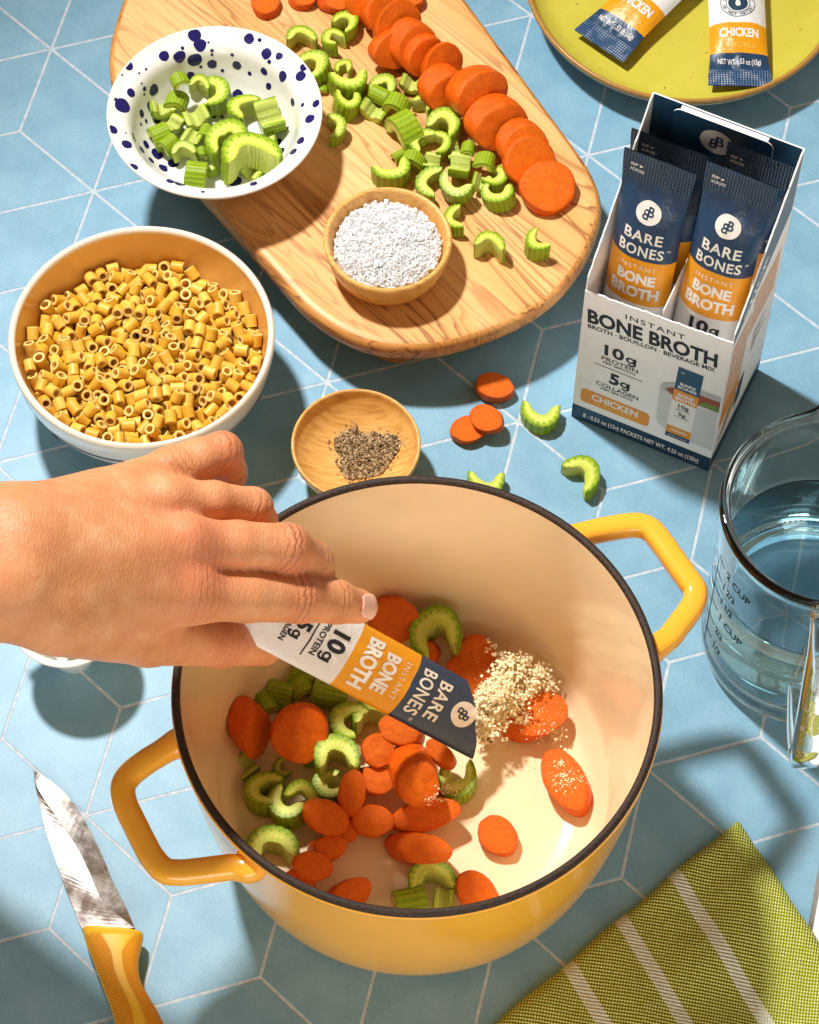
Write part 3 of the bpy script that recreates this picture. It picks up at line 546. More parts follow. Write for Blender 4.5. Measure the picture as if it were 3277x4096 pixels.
    320,121,362,-88,6,48, 205,484,333,57,-61,-55, 521,-138,360,-21,-96,18, -248,304,352,-17,90,-39, 68,-380,344,10,-53,-84, -224,-361,310,-46,-73,-51,
    186,344,342,-8,-30,95, -327,-139,402,12,-98,-13, -169,324,336,87,-48,12, 347,239,378,5,-100,-6, -177,271,361,-34,53,78, 111,141,361,49,-38,-79,
    415,219,359,79,-9,61, -44,-512,318,98,-10,-15, 460,-57,359,77,47,43, 241,260,383,60,2,80, 414,-100,391,95,-28,-10, -69,202,342,-48,45,75,
    -73,153,368,-56,46,69, -309,-435,388,-70,-54,-47, -387,-293,369,68,-72,-12, -404,-173,372,28,90,34, -180,-24,374,-21,-3,98, 373,177,368,79,-9,61,
    367,-316,366,72,69,0, -38,83,384,5,72,-69, -318,228,338,74,15,66, 243,-489,385,15,-20,97, -364,188,367,68,51,-52, 438,-193,353,27,76,-59,
    -472,106,370,9,100,-2, 45,-540,412,-19,98,-2, -234,-221,361,-45,89,-8, 518,118,346,-19,-69,-70, 479,-262,386,11,64,-76, -440,174,348,-17,-97,-17,
    -440,300,349,63,39,-68, -194,143,349,49,85,19, 37,-313,386,-60,-25,76, -308,-79,422,80,-4,60, -195,43,387,-67,51,-54, -326,30,351,-95,-12,-29,
    300,-356,369,49,-71,-50, 187,-284,378,-6,76,65, 357,-212,384,-8,-72,-69, -325,-201,403,94,20,-27, 198,-476,315,-82,3,-57, 229,-102,400,44,30,-84,
    143,-112,373,-65,-55,53, 143,475,304,76,-51,39, 302,-208,380,-4,-73,68, 486,57,396,83,37,-41, -63,412,339,-73,-60,-34, 209,197,383,-34,-24,-91,
    42,144,380,-36,58,74, -199,-88,423,34,-94,9, 72,-13,395,-92,10,38, -287,434,343,-44,85,-28, -150,-450,373,-21,-54,-82, 62,-209,379,-48,-2,-88,
    156,-363,355,-76,43,-49, 294,-453,361,-76,-59,27, 533,-35,375,92,-21,-34, -148,-83,400,51,-59,62, 36,-466,419,-63,-75,-20, 268,-181,415,-47,48,-74,
    381,355,344,52,42,-74, 255,41,383,26,94,19, 159,104,374,-4,80,60, 538,75,374,9,65,75, -56,-176,390,66,-66,36, -468,-239,417,-25,-95,-17,
    -341,-263,409,89,35,28, -166,-363,376,79,56,25, -353,-57,385,17,-94,-29, 443,-297,350,24,79,-56, 180,-233,409,100,4,5, 70,514,342,5,64,-76,
    143,-325,392,-72,-48,50, -204,-444,375,19,42,89, -312,113,366,-23,-56,-80, -484,241,370,30,-3,-95, 82,263,366,53,85,1, 257,-411,373,-87,-30,-38,
    -321,-322,382,-7,93,36, 93,40,360,12,76,64, -540,82,385,-2,80,60, 404,13,352,-68,-57,-45, -58,11,392,80,-58,-14, 174,21,384,-53,42,-74,
    -472,40,372,48,-26,-84, -241,-165,417,77,26,58, -218,-500,386,79,-19,-59, -14,-425,397,99,7,9, -267,55,351,-30,66,68, -265,-461,358,42,-70,58,
    119,318,354,49,86,-13, -366,88,368,51,-73,46, 321,-285,393,-64,-54,55, 452,119,388,30,-72,-62, 150,201,382,-7,90,-43, 342,-432,408,62,27,74,
    440,-218,417,86,-47,-20, -418,0,364,47,40,-78, -251,9,386,28,-62,73, 296,-88,385,-23,-82,52, -1,337,362,85,46,-26, -256,-424,422,70,-40,-59,
    -163,-504,338,-96,18,22, -240,155,382,-1,92,-40, 231,-297,407,13,90,41, 464,79,344,-55,39,-73, -81,-423,394,-98,-10,-16, 416,-348,371,-57,-35,-74,
    -234,100,405,79,28,54, -103,-481,420,-97,-8,-23, 63,-72,404,54,-36,-76, 426,328,360,-6,56,83, -48,-105,414,13,-96,-25, 137,-538,428,85,32,-42,
    372,79,375,-27,-50,-82, -402,252,354,69,4,72, 372,-397,378,-60,-28,-74, -173,142,405,-80,-58,-14, 345,-360,416,-68,-71,-17, -142,-299,394,20,45,-87,
    -110,-215,385,70,63,33, -178,-192,368,71,-70,2, 192,-175,402,-59,17,-79, -140,-242,432,-70,66,26, 29,291,365,-57,-25,78, 323,-17,418,29,95,-10,
    410,-31,384,-62,44,64, 99,-424,422,-36,-80,-48, -119,-39,413,-74,25,62, -256,-280,409,33,-53,78, -545,-4,379,-22,50,84, -270,226,374,15,92,-37,
    386,35,406,75,47,46, -420,142,392,64,-60,-48, 209,-51,400,65,41,-64, -62,280,365,-9,-87,49, -178,-413,424,-4,84,-54, -293,164,399,2,-82,57,
    -26,-373,411,51,26,-82, -384,-209,427,39,39,83, 233,-362,375,-92,-32,-23, 149,-26,424,5,21,98, -67,121,414,-68,-68,-27, -490,-21,384,14,90,-41,
    -27,-509,408,95,17,-24, -426,-234,372,45,4,-89, 82,-352,404,63,-64,43, -85,224,398,0,85,-52, 478,-102,383,-32,-54,-78, 183,-298,440,-44,-56,-70,
    -84,-284,385,-18,98,8, -372,10,408,28,-61,-74, -31,-279,375,5,-75,-66, -191,-274,394,23,50,-84, -351,-434,434,66,-33,-68, -203,229,386,-91,41,-3,
    -137,216,385,-2,-82,57, -311,0,401,31,-80,-51, -12,-557,431,92,7,-39, 328,-151,427,92,-39,3, -292,-246,442,-1,-60,80, 502,-194,376,91,-34,-22,
    404,-252,385,-54,4,84, -12,-160,435,-61,-10,78, 358,-79,400,-34,-88,-33, 220,-450,432,-63,16,-76, -96,-175,440,66,33,-68, -113,-374,418,72,19,-67,
    472,262,365,-26,80,54, 89,-130,418,34,-72,60, 0,-14,400,53,62,58, -302,-366,428,-63,75,17, -30,213,387,-11,-88,45, -140,-173,407,-53,-64,55,
    117,-71,421,50,-62,-60, 8,95,412,1,76,-65, 252,-241,430,-52,52,-67, -455,-175,402,-83,4,56, -445,-322,408,-22,73,-65, -359,-396,395,-91,-39,-12,
    -39,-40,433,-5,94,34, -36,-307,423,31,-74,-60, -410,-356,372,-60,42,68, -37,-463,437,-100,0,-2, 69,-216,444,80,-56,-21, 37,-259,399,-48,6,-88,
    542,-88,403,6,91,-41, -488,-89,409,15,1,-99, -204,-213,413,55,34,76, 15,-104,406,-42,8,90, 164,-130,425,70,39,-59, 121,-260,410,19,-98,3,
    472,-8,407,-99,15,-3, 404,-151,411,31,13,94, 105,84,398,-4,65,-76, 124,24,425,-36,-41,-84, -68,-237,435,-53,53,-66, 162,71,416,-22,77,60,
    49,-399,417,-4,23,-97, 359,-294,432,-70,-14,70, 238,-376,430,-27,82,51, 287,-458,422,50,-83,24, 125,-189,410,-73,-43,53, 428,-298,416,-46,82,-33,
    -410,-278,431,64,-61,46, -537,-113,399,-24,95,19, 324,-248,432,-90,-29,33, 412,-374,429,62,47,63, -397,-124,408,63,10,-77, -122,-531,383,97,-19,-13,
    17,-299,450,-93,-11,-34, -374,-340,413,-40,88,25, -154,-330,449,-20,-45,87, 324,82,404,-17,-77,-61, -274,-483,425,75,-53,40, 182,-378,417,-11,95,30,
    24,-353,440,-83,-10,-55, -95,-311,436,23,-97,-7, 198,-516,425,30,-26,92, -13,-222,408,-83,-48,28, -200,-525,451,-92,37,-11, -133,-544,444,16,-25,95,
    -79,-541,431,-7,99,15, 82,-289,442,11,-99,-8, 158,-420,453,10,-95,-30, -123,-436,454,-5,-88,46, -176,-480,430,45,31,84, -202,-339,418,54,-46,-70,
    -218,-385,450,-71,-47,-53]
pd_ = np.array(PASTA, dtype=float).reshape(-1, 6) / 100.0
def tube(L, ro, ri, n, bendz=0.0):
    V = []; Fs = []; en = []
    for z, r, e in ((-L / 2, ri, 1), (-L / 2, ro - 0.02, 1), (-L / 2 + 0.02, ro, 0), (L / 2 - 0.02, ro, 0), (L / 2, ro - 0.02, 1), (L / 2, ri, 1)):
        for i in range(n):
            a = 2 * PI * i / n; V.append((r * math.cos(a), r * math.sin(a) * (1 - 0.06 * bendz), z)); en.append(e)
    for k in range(6):
        for i in range(n): j = (i + 1) % n; q = (k + 1) % 6; Fs.append((k * n + i, k * n + j, q * n + j, q * n + i))
    return V, Fs, en
tubes = []
for L, ro, ri, b in ((0.63, 0.29, 0.175, 0), (0.58, 0.285, 0.18, 1), (0.68, 0.28, 0.17, 0.5), (0.61, 0.295, 0.185, -0.8)):
    v, f, e = tube(L, ro, ri, 12, b); tubes.append((mkmesh('pasta_tube', v, f, M_PASTA, True, None, {'end': e}, 35), v, f, e))
# the 300 that lie nearest the surface are things; the ones below are one mass
score = []
for i, q in enumerate(pd_):
    dxy = np.hypot(pd_[:, 0] - q[0], pd_[:, 1] - q[1]); above = np.sum((dxy < 0.42) & (pd_[:, 2] > q[2] + 0.2)); score.append((above, -q[2], i))
order = [i for _, _, i in sorted(score)]
lowV, lowF, lowE = [], [], []
for n_, i in enumerate(order):
    q = pd_[i]; ax = Vector(q[3:]).normalized(); R_ = ax.to_track_quat('Z', 'Y').to_matrix().to_4x4(); mw = Matrix.Translation(PB + Vector(q[:3])) @ R_ @ Matrix.Rotation(rnd.random() * 6.28, 4, 'Z')
    me, v, f, e = tubes[i % 4]
    if n_ < 300: tag(link('pasta_tube', me, None, mw), 'short yellow tube of dry pasta heaped in the cream stoneware bowl', 'pasta', 'dry pasta tubes in the bowl')
    else:
        off = len(lowV); lowV += [mw @ Vector(x) for x in v]; lowF += [tuple(a + off for a in x) for x in f]; lowE += list(e)
tag(obj('pasta_heap', lowV, lowF, M_PASTA, None, True, None, {'end': lowE}, 35), 'lower layer of dry pasta tubes filling the bowl', 'pasta', None, 'stuff')
def chips(n, fn, mat, name, seed, kinds='box'):
    rg = random.Random(seed); V = []; Fs = []
    for _ in range(n):
        p, s = fn(rg); R_ = Matrix.Rotation(rg.random() * 6.28, 3, Vector((rg.gauss(0, 1), rg.gauss(0, 1), rg.gauss(0, 1))).normalized())
        off = len(V); sx, sy, sz = (s * rg.uniform(0.6, 1.3) for _ in range(3))
        if kinds == 'box':
            for a in (-1, 1):
                for b in (-1, 1):
                    for c in (-1, 1): V.append(Vector(p) + R_ @ Vector((a * sx * rg.uniform(.7, 1), b * sy * rg.uniform(.7, 1), c * sz * 0.55)))
            Fs += [tuple(i + off for i in q) for q in ((0, 1, 3, 2), (4, 6, 7, 5), (0, 4, 5, 1), (2, 3, 7, 6), (0, 2, 6, 4), (1, 5, 7, 3))]
        else:
            for q in ((1, 0, 0), (-1, 0, 0), (0, 1, 0), (0, -1, 0), (0, 0, 1), (0, 0, -1)): V.append(Vector(p) + R_ @ Vector((q[0] * sx, q[1] * sy, q[2] * sz)) * rg.uniform(.75, 1.2))
            Fs += [tuple(i + off for i in q) for q in ((0, 2, 4), (2, 1, 4), (1, 3, 4), (3, 0, 4), (2, 0, 5), (1, 2, 5), (3, 1, 5), (0, 3, 5))]
    return obj(name, V, Fs, mat, None, False)
def m_salt():
    t = NT('coarse_salt', (0.97, 0.97, 0.98), 0.22, 0.5); t.sss(0.75, 0.25, (1, 1, 1)); t.set('Transmission Weight', 0.06); return t.m
def salt_fn(rg):
    a = rg.random() * 6.28; r = 2.55 * math.sqrt(rg.random()); h = 1.55 + 0.38 * (1 - (r / 2.6) ** 2) + 0.16 * mnoise.noise(Vector((r * math.cos(a) * 1.3, r * math.sin(a) * 1.3, 2)))
    return (SB.x + r * math.cos(a), SB.y + r * math.sin(a), SB.z + h - 0.30 * rg.random() ** 1.5), rg.choice((0.05, 0.07, 0.10, 0.14))
M_SALT = m_salt(); so = chips(5200, salt_fn, M_SALT, 'coarse_salt', 5)
v, f = lathe([(0, 1.80), (0.8, 1.77), (1.6, 1.66), (2.2, 1.50), (2.62, 1.30), (2.66, 1.0)], 40, SB); bed = mkmesh('coarse_salt', v, f, M_SALT); bm = bmesh.new(); bm.from_mesh(so.data); bm.from_mesh(bed); bm.to_mesh(so.data); bm.free(); bpy.data.meshes.remove(bed); tag(so, 'white coarse salt flakes heaped in the small wooden bowl', 'salt', None, 'stuff')
def m_pepper():
    t = NT('ground_pepper', (0.2, 0.12, 0.06), 0.8, 0.2); c = t.vor(t.co(), 11.0, 'F1', 'Color'); g = t.n('ShaderNodeSeparateColor'); t.l(c, g.inputs[0])
    t.color(t.ramp(g.outputs[0], [(0.08, (0.06, 0.035, 0.018)), (0.35, (0.27, 0.17, 0.08)), (0.65, (0.46, 0.32, 0.17)), (0.9, (0.66, 0.52, 0.33))])); return t.m
PEP = Z5(478, 935, 1.2); NOTCH = Z5(485, 795, 1.2)
def pep_fn(rg):
    while True:
        a = rg.random() * 6.28; q = rg.random() ** 0.5; edge = 1.42 + 0.16 * math.sin(3 * a + 1) + 0.12 * math.sin(5 * a); k = q * edge * (1.0 if rg.random() < 0.94 else 1.22)
        x, y = PEP.x + 1.05 * k * math.cos(a), PEP.y + k * math.sin(a); r = math.hypot(x - PD.x, y - PD.y)
        if r < 2.4 and math.hypot(x - NOTCH.x, y - NOTCH.y) > 0.45 + 0.15 * rg.random(): break
    zb = np.interp(r, [0, 1.3, 2.2, 2.75], [0.95, 1.0, 1.4, 2.0])
    return (x, y, zb + 0.04 + 0.30 * max(0, 1 - q ** 2) * (0.4 + 0.6 * rg.random())), rg.choice((0.022, 0.03, 0.045, 0.06))
po = chips(7000, pep_fn, m_pepper(), 'ground_pepper', 9, 'oct'); tag(po, 'coarse ground pepper heaped in the shallow wooden dish', 'pepper', None, 'stuff')
# ------------------------------------------------------------------ cut vegetables
def celery_me(seed, gap, h, th0, sq=1.0, tip=0.34):
    rg = random.Random(seed); M_ = 44; V = []; Fs = []; rad = []; side = []; ang = []; b = 0.035
    a0, a1 = math.radians(gap / 2), 2 * PI - math.radians(gap / 2); half = (a1 - a0) / 2; ph = rg.random() * 6
    for i in range(-1, M_ + 2):
        k = min(max(i, 0), M_); endf = 0.62 if i in (-1, M_ + 1) else 1.0
        th = a0 + (a1 - a0) * k / M_ + (-0.07 if i < 0 else 0.07 if i > M_ else 0)
        u = (th - PI) / (half * 1.03); t = th0 * (tip + (1 - tip) * math.sqrt(max(0.0, 1 - min(1, u * u)))) * endf
        R_ = 1.0 + 0.016 * math.cos(19 * th) + 0.05 * math.sin(2 * th + ph) + 0.03 * math.sin(3 * th + 2 * ph)
        ro = R_ - (1 - endf) * 0.12; ri = ro - t
        zt = h / 2 * (1 if endf == 1 else 0.86); wob = 0.03 * math.sin(th * 1.7 + ph)
        loop = [(ri, -zt + b, 0, 1), (ri, zt - b, 0, 1), (ri + b, zt, 0.03, 0), (ri + t * .35, zt, .35, 0), (ri + t * .7, zt, .7, 0), (ro - b, zt, .95, 0), (ro, zt - b, 1, 1), (ro, -zt + b, 1, 1), (ro - b, -zt, .95, 0), (ri + t * .7, -zt, .7, 0), (ri + t * .35, -zt, .35, 0), (ri + b, -zt, 0.03, 0)]
        for r, z, ra, sd in loop:
            V.append((r * math.cos(th) + 0.22, r * math.sin(th) * sq, z + wob)); rad.append(ra); side.append(sd); ang.append(th)
    n = 12; m = M_ + 3
    for i in range(m - 1):
        for k in range(n): k2 = (k + 1) % n; Fs.append((i * n + k, (i + 1) * n + k, (i + 1) * n + k2, i * n + k2))
    Fs.append(tuple(range(n))); Fs.append(tuple(range((m - 1) * n, m * n))[::-1])
    Fs = [f[::-1] for f in Fs]
    return mkmesh('celery_slice', V, Fs, M_CELERY, True, None, {'rad': rad, 'side': side, 'ang': ang}, 42)
CH = [1.1, 1.2, 1.05, 1.2, 1.0]
CEL = [celery_me(1, 125, CH[0], 0.72), celery_me(2, 100, CH[1], 0.74, 0.90), celery_me(3, 150, CH[2], 0.66, 1.06), celery_me(4, 170, CH[3], 0.64, 0.95), celery_me(5, 90, CH[4], 0.76, 0.86)]
CELV = [celery_me(11, 168, 1.5, 0.62, 1.0, 0.62), celery_me(12, 150, 1.35, 0.70, 1.1, 0.6), celery_me(13, 185, 1.65, 0.58, 0.95, 0.7)]; CVH = [1.5, 1.35, 1.65]
crnd = random.Random(3)
def celery(pxz, ppc, zb, x, y, mode, dx, dy, size, desc, group, lvl=0.0, var=None, tilt=None, hs=1.0, tdir=None):
    """mode F: cut face up, opening towards (dx, dy); V: on its side, ribs up; U: on its side, channel up (axis along dx, dy)"""
    var = crnd.randrange(5) if var is None else var; s = size * 1.06 / ppc / 2.0
    if mode != 'F': var %= 3; s *= 0.92
    h = (CH if mode == 'F' else CVH)[var] * s * hs; MES = CEL if mode == 'F' else CELV
    zc = zb + lvl + (h * 0.5 if mode == 'F' else s * 0.62)
    p = pxz(x, y, zc); a = yaw(dx, dy)
    if mode == 'F':
        R_ = Matrix.Rotation(a, 4, 'Z')
        tl = crnd.uniform(-13, 13) if tilt is None else tilt; ta = (crnd.random() * 6.28) if tdir is None else yaw(*tdir)
        R_ = Matrix.Rotation(math.radians(tl), 4, Vector((-math.sin(ta), math.cos(ta), 0))) @ R_
    else:
        # local Z (stalk axis) -> horizontal direction a; local +X (gap) -> down (V) or up (U)
        z = Vector((math.cos(a), math.sin(a), 0.0)); x_ = Vector((0, 0, -1.0 if mode == 'V' else 1.0)); y_ = z.cross(x_)
        R_ = Matrix((x_, y_, z)).transposed().to_4x4(); tl = 0 if tilt is None else tilt
        R_ = Matrix.Rotation(math.radians(tl), 4, Vector((-math.sin(a), math.cos(a), 0))) @ Matrix.Rotation(math.radians(crnd.uniform(-14, 14)), 4, z) @ R_
    o = link('celery_slice', MES[var], None, Matrix.Translation(p) @ R_ @ Matrix.Diagonal((s * crnd.uniform(.93, 1.1), s * crnd.uniform(.86, 1.12), s * hs * crnd.uniform(.85, 1.12), 1)))
    return tag(o, desc, 'celery', group)
def carrot_me(seed, shear, th=1.0):
    rg = random.Random(seed); n = 44; V = []; Fs = []; rad = []; side = []; ANG = []; off = rg.random() * 50
    prof = [(0, .51, 0), (.3, .505, 0), (.6, .50, 0), (.86, .49, 0), (.945, .475, 0.05), (.985, .40, 0.9), (1.0, .24, 1), (1.012, 0, 1), (1.0, -.24, 1), (.98, -.42, 1), (.94, -.5, 0.1), (.5, -.5, 0), (0, -.5, 0)]
    rows = []
    for r, z, sd in prof:
        cnt = n if r else 1; rows.append((len(V), cnt))
        for i in range(cnt):
            a = 2 * PI * i / n; w = 1 + 0.10 * mnoise.noise(Vector((math.cos(a) * 1.2 + off, math.sin(a) * 1.2, z * 0.8))) + 0.02 * mnoise.noise(Vector((math.cos(a) * 5 + off, math.sin(a) * 5, z * 2)))
            zz = z * th + 0.05 * mnoise.noise(Vector((r * math.cos(a) * 2 + off, r * math.sin(a) * 2, z)))
            V.append((r * w * math.cos(a) + shear * zz, r * w * math.sin(a), zz)); rad.append(min(r, 1)); side.append(sd); ANG.append(math.sin(a) + 1.7 * math.cos(a))
    for (s0, c0), (s1, c1) in zip(rows, rows[1:]):
        for i in range(n):
            j = (i + 1) % n
            if c0 == 1: Fs.append((s0, s1 + i, s1 + j))
            elif c1 == 1: Fs.append((s0 + i, s1, s0 + j))
            else: Fs.append((s0 + i, s1 + i, s1 + j, s0 + j))
    return mkmesh('carrot_slice', V, Fs, M_CARROT, True, None, {'rad': rad, 'side': side, 'ang': ANG}, 50)
CAR = [carrot_me(s, sh) for s, sh in ((1, 0.35), (2, 0.0), (3, -0.4), (4, 0.55), (5, 0.2))]
def carrot(pxz, ppc, zb, x, y, a_px, b_px, dx, dy, desc, group, th=0.75, tilt=0, tdir=(1, 1), lvl=0.0, var=None):
    var = crnd.randrange(5) if var is None else var
    L = math.hypot(dx, dy); ux, uy = dx / L, dy / L
    ta = yaw(*tdir); c, s_ = math.cos(math.radians(tilt)), math.sin(math.radians(tilt))
    a = a_px / ppc * math.hypot(ux, uy / 0.867); b = b_px / ppc * math.hypot(uy, ux / 0.867)
    zc = zb + lvl + th * 0.5 + (0 if not tilt else 0.5 * max(a, b) * s_)
    R_ = Matrix.Rotation(math.radians(tilt), 4, Vector((-math.sin(ta), math.cos(ta), 0))) @ Matrix.Rotation(yaw(dx, dy), 4, 'Z')
    o = link('carrot_slice', CAR[var], None, Matrix.Translation(pxz(x, y, zc)) @ R_ @ Matrix.Diagonal((a, b, th, 1)))
    return tag(o, desc, 'carrot', group)

gB = 'celery pieces scattered on the cutting board'
for a in [(480, 122, 'F', -1, 1, 150, 'celery crescent nearest the carrot row at the far end of the celery line'), (403, 205, 'F', 1, .6, 150, 'celery crescent leaning under the far topmost celery piece'),
          (255, 200, 'F', 0, 1, 165, 'celery crescent just past the speckled bowl rim, opening downward'), (328, 330, 'F', -1, .7, 185, 'large celery crescent touching the right rim of the speckled bowl'),
          (462, 338, 'F', 0, 1, 115, 'small celery slice half hidden behind a wide upturned crescent'), (484, 405, 'F', -.2, -1, 205, 'wide celery crescent opening upward like a smile, mid board'),
          (478, 525, 'F', -.1, -1, 160, 'celery crescent below the wide smiling one, ribbed side showing'), (412, 640, 'F', -1, .1, 155, 'lone celery crescent right of speckled bowl opening left'),
          (655, 432, 'F', 0, 1, 155, 'celery crescent lying behind the central celery clump'), (640, 470, 'V', 1, .5, 120, 'celery chunk on its side at the left of the central clump', .3), (608, 548, 'U', .6, -1, 130, 'pale celery chunk showing its hollow side, lower left of the clump'),
          (722, 515, 'V', .4, -1, 135, 'ribbed celery chunk standing out in the middle of the clump', .4), (855, 532, 'F', -1, .9, 150, 'celery crescent behind the big ribbed chunk'), (795, 412, 'U', .35, -1, 125, 'pale celery chunk leaning against the carrot row', .2),
          (765, 640, 'V', 1, -.6, 190, 'largest ribbed celery chunk, on its side mid board', .2), (962, 622, 'F', -.6, 1, 205, 'large ring shaped celery crescent beside the carrot row'), (852, 712, 'F', .8, .5, 160, 'celery crescent below the big ring shaped one'),
          (938, 712, 'F', -1, .1, 130, 'narrow celery crescent upright between ring and pale chunks', .3), (1002, 742, 'U', 1, -.2, 100, 'pale celery chunk under the shiny ribbed one', .1), (1075, 738, 'V', .2, -1, 95, 'shiny short ribbed celery chunk on top of the right clump', .75),
          (733, 772, 'V', 1, -.6, 85, 'small celery end at the left of the lower clump'), (805, 788, 'V', .35, -1, 115, 'small upright ribbed celery chunk in the lower clump', .3), (702, 852, 'F', -.5, -1, 185, 'celery crescent like a boat at the lower left of the clump'),
          (898, 800, 'U', 1, .2, 115, 'pale flat celery chunk in the centre of lower clump', .2), (1035, 815, 'U', 1, .15, 160, 'celery chunk showing its glossy hollow channel', .4), (1158, 800, 'V', .25, -1, 120, 'bright celery chunk at the right edge of the clump, lit ridges', .6),
          (1140, 895, 'U', .25, -1, 115, 'pale celery block leaning below the bright right chunk', .3), (890, 910, 'F', 1, .2, 175, 'broad celery crescent behind the wooden salt bowl'), (1015, 928, 'F', .6, -1, 165, 'celery crescent right of the broad one by the salt bowl', .3),
          (1210, 885, 'F', -1, -.4, 140, 'shaded celery slice next to the largest carrot stack'), (1225, 975, 'F', 0, -1, 160, 'shaded celery crescent below the right clump'), (1012, 1090, 'F', 1, -.1, 150, 'celery crescent touching the rim of the salt bowl, opening right'),
          (1182, 1228, 'F', -.3, 1, 185, 'lone arched celery crescent near the front of the board'), (1420, 1205, 'F', .9, -.5, 170, 'lone celery crescent nearest the box'), (352, 442, 'V', .1, 1, 60, 'tiny celery end peeking out beside the speckled bowl')]:
    x, y, m, dx, dy, sz, de = a[:7]; celery(Z2, 106, BZ, x, y, m, dx, dy, sz, de, gB, a[7] if len(a) > 7 else 0.0)
gC = 'carrot slices on the cutting board'
for x, y, a, b, dx, dy, th, tl, lv, de in [
    (80, 20, 78, 80, 0, 1, .5, 0, 0, 'flat carrot slice at the top edge, leftmost on the board'), (262, -8, 72, 60, 1, 0, .5, 0, 0, 'pale carrot slice at the top edge beside the leftmost one'), (415, -2, 82, 66, 1, .2, .6, 12, 0, 'carrot slice at the top edge touching the carrot row'),
    (800, -4, 60, 60, 1, 0, .6, 0, 0, 'carrot slice behind the row at the top edge'),
    (560, 5, 100, 105, 1, .6, .9, 44, .0, 'first carrot slice of the leaning row, at the top edge'), (655, 42, 105, 120, 1, .6, .9, 46, .1, 'second carrot slice of the leaning row from the top'), (725, 130, 128, 135, 1, .6, 1.0, 56, .2, 'wide pale carrot slice, third in the leaning row'),
    (712, 235, 98, 140, .6, 1, .9, 58, .0, 'long carrot slice pushed out on the left of the row'), (800, 220, 120, 120, 1, .7, .9, 58, .3, 'carrot slice in the upper middle of leaning row'), (850, 268, 100, 110, 1, .7, .9, 60, .2, 'narrow carrot slice in the middle of the leaning row'), (945, 318, 112, 112, 1, .6, 1.0, 60, .3, 'carrot slice with scraped bright edge, middle of the row'),
    (955, 440, 100, 130, .5, 1, 1.2, 60, .0, 'thick carrot chunk beside the green celery clump'), (1120, 455, 122, 158, .55, 1, 1.5, 60, .3, 'thick carrot chunk with ridged top edge, centre of the row'), (1215, 605, 112, 165, .5, 1, 1.2, 56, .1, 'large dark faced carrot slice below the thick chunk'),
    (1345, 722, 118, 135, .5, 1, .8, 40, .5, 'carrot slice, upper one of the last stack of the row'), (1372, 790, 122, 140, .5, 1, .7, 38, .3, 'carrot slice, lower one of the last stack of the row'), (1468, 925, 128, 152, .35, 1, .7, 24, .0, 'last carrot slice of the row showing its ringed face')]:
    carrot(Z2, 106, BZ, x, y, a, b, dx, dy, de, gC, th, tl, (.75, .9), lv)
# celery in the speckled bowl
gS = 'celery pieces in the speckled bowl'
def bz(x, y):
    q = Z1(x, y, BZ + 1.2) - SPK; r = min(math.hypot(q.x, q.y), 4.6); return BZ + (sp_in(r)[0] if r > 0.1 else 0.6)
for x, y, m, dx, dy, sz, lv, de in [(985, 430, 'F', -.2, 1, 118, .3, 'round celery slice behind the blocks at the far side of the bowl'), (1060, 470, 'F', -1, .3, 165, .1, 'tall celery crescent opening left at the back of the bowl'), (885, 400, 'V', .5, 1, 90, .6, 'celery block highest at the back of the bowl'),
    (800, 535, 'U', .25, 1, 110, .3, 'long pale celery block at the left of the bowl'), (872, 505, 'V', .3, -1, 115, .6, 'ribbed celery block left of centre in the bowl'), (850, 615, 'U', -1, -.6, 115, .4, 'pale celery block lying across the left pieces'), (790, 670, 'V', 1, -.5, 125, .3, 'celery block nearest the left side of the bowl'), (835, 715, 'V', .8, -.7, 110, .6, 'celery block with an orange carrot fleck'),
    (968, 575, 'U', .5, 1, 130, .5, 'glossy channelled celery block in the centre of the bowl'), (950, 672, 'U', .5, -1, 120, .4, 'celery block with a bright wet edge'), (1012, 655, 'V', .4, -1, 85, .5, 'small ribbed celery chunk at the bowl centre'), (912, 760, 'F', 0, 1, 130, .3, 'small rounded celery slice below the blocks'),
    (1118, 695, 'F', .2, 1, 225, .7, 'big arched celery crescent in the middle of bowl'), (1210, 555, 'F', 1, .5, 180, .3, 'celery crescent opening right near the back right of the bowl'), (1332, 580, 'U', .9, -.3, 175, .4, 'glossy celery trough at the right of the bowl'), (1322, 700, 'F', -1, .2, 100, .1, 'small celery slice behind the front arched crescent'),
    (1232, 790, 'F', .3, 1, 250, .8, 'largest arched celery crescent at the front right of the bowl'), (1240, 845, 'U', .7, -1, 95, .0, 'celery piece tucked under the largest arched crescent'), (968, 865, 'V', 1, .1, 150, .3, 'wide ribbed celery block at the front of the bowl'), (1045, 815, 'F', -1, -.3, 105, .1, 'celery slice behind the wide front block'), (990, 760, 'V', .2, 1, 80, .2, 'thin celery piece between the arches')]:
    celery(Z1, 106, bz(x, y) - 0.02, x, y, m, dx, dy, sz * 1.12, de, gS, lv * 0.75)
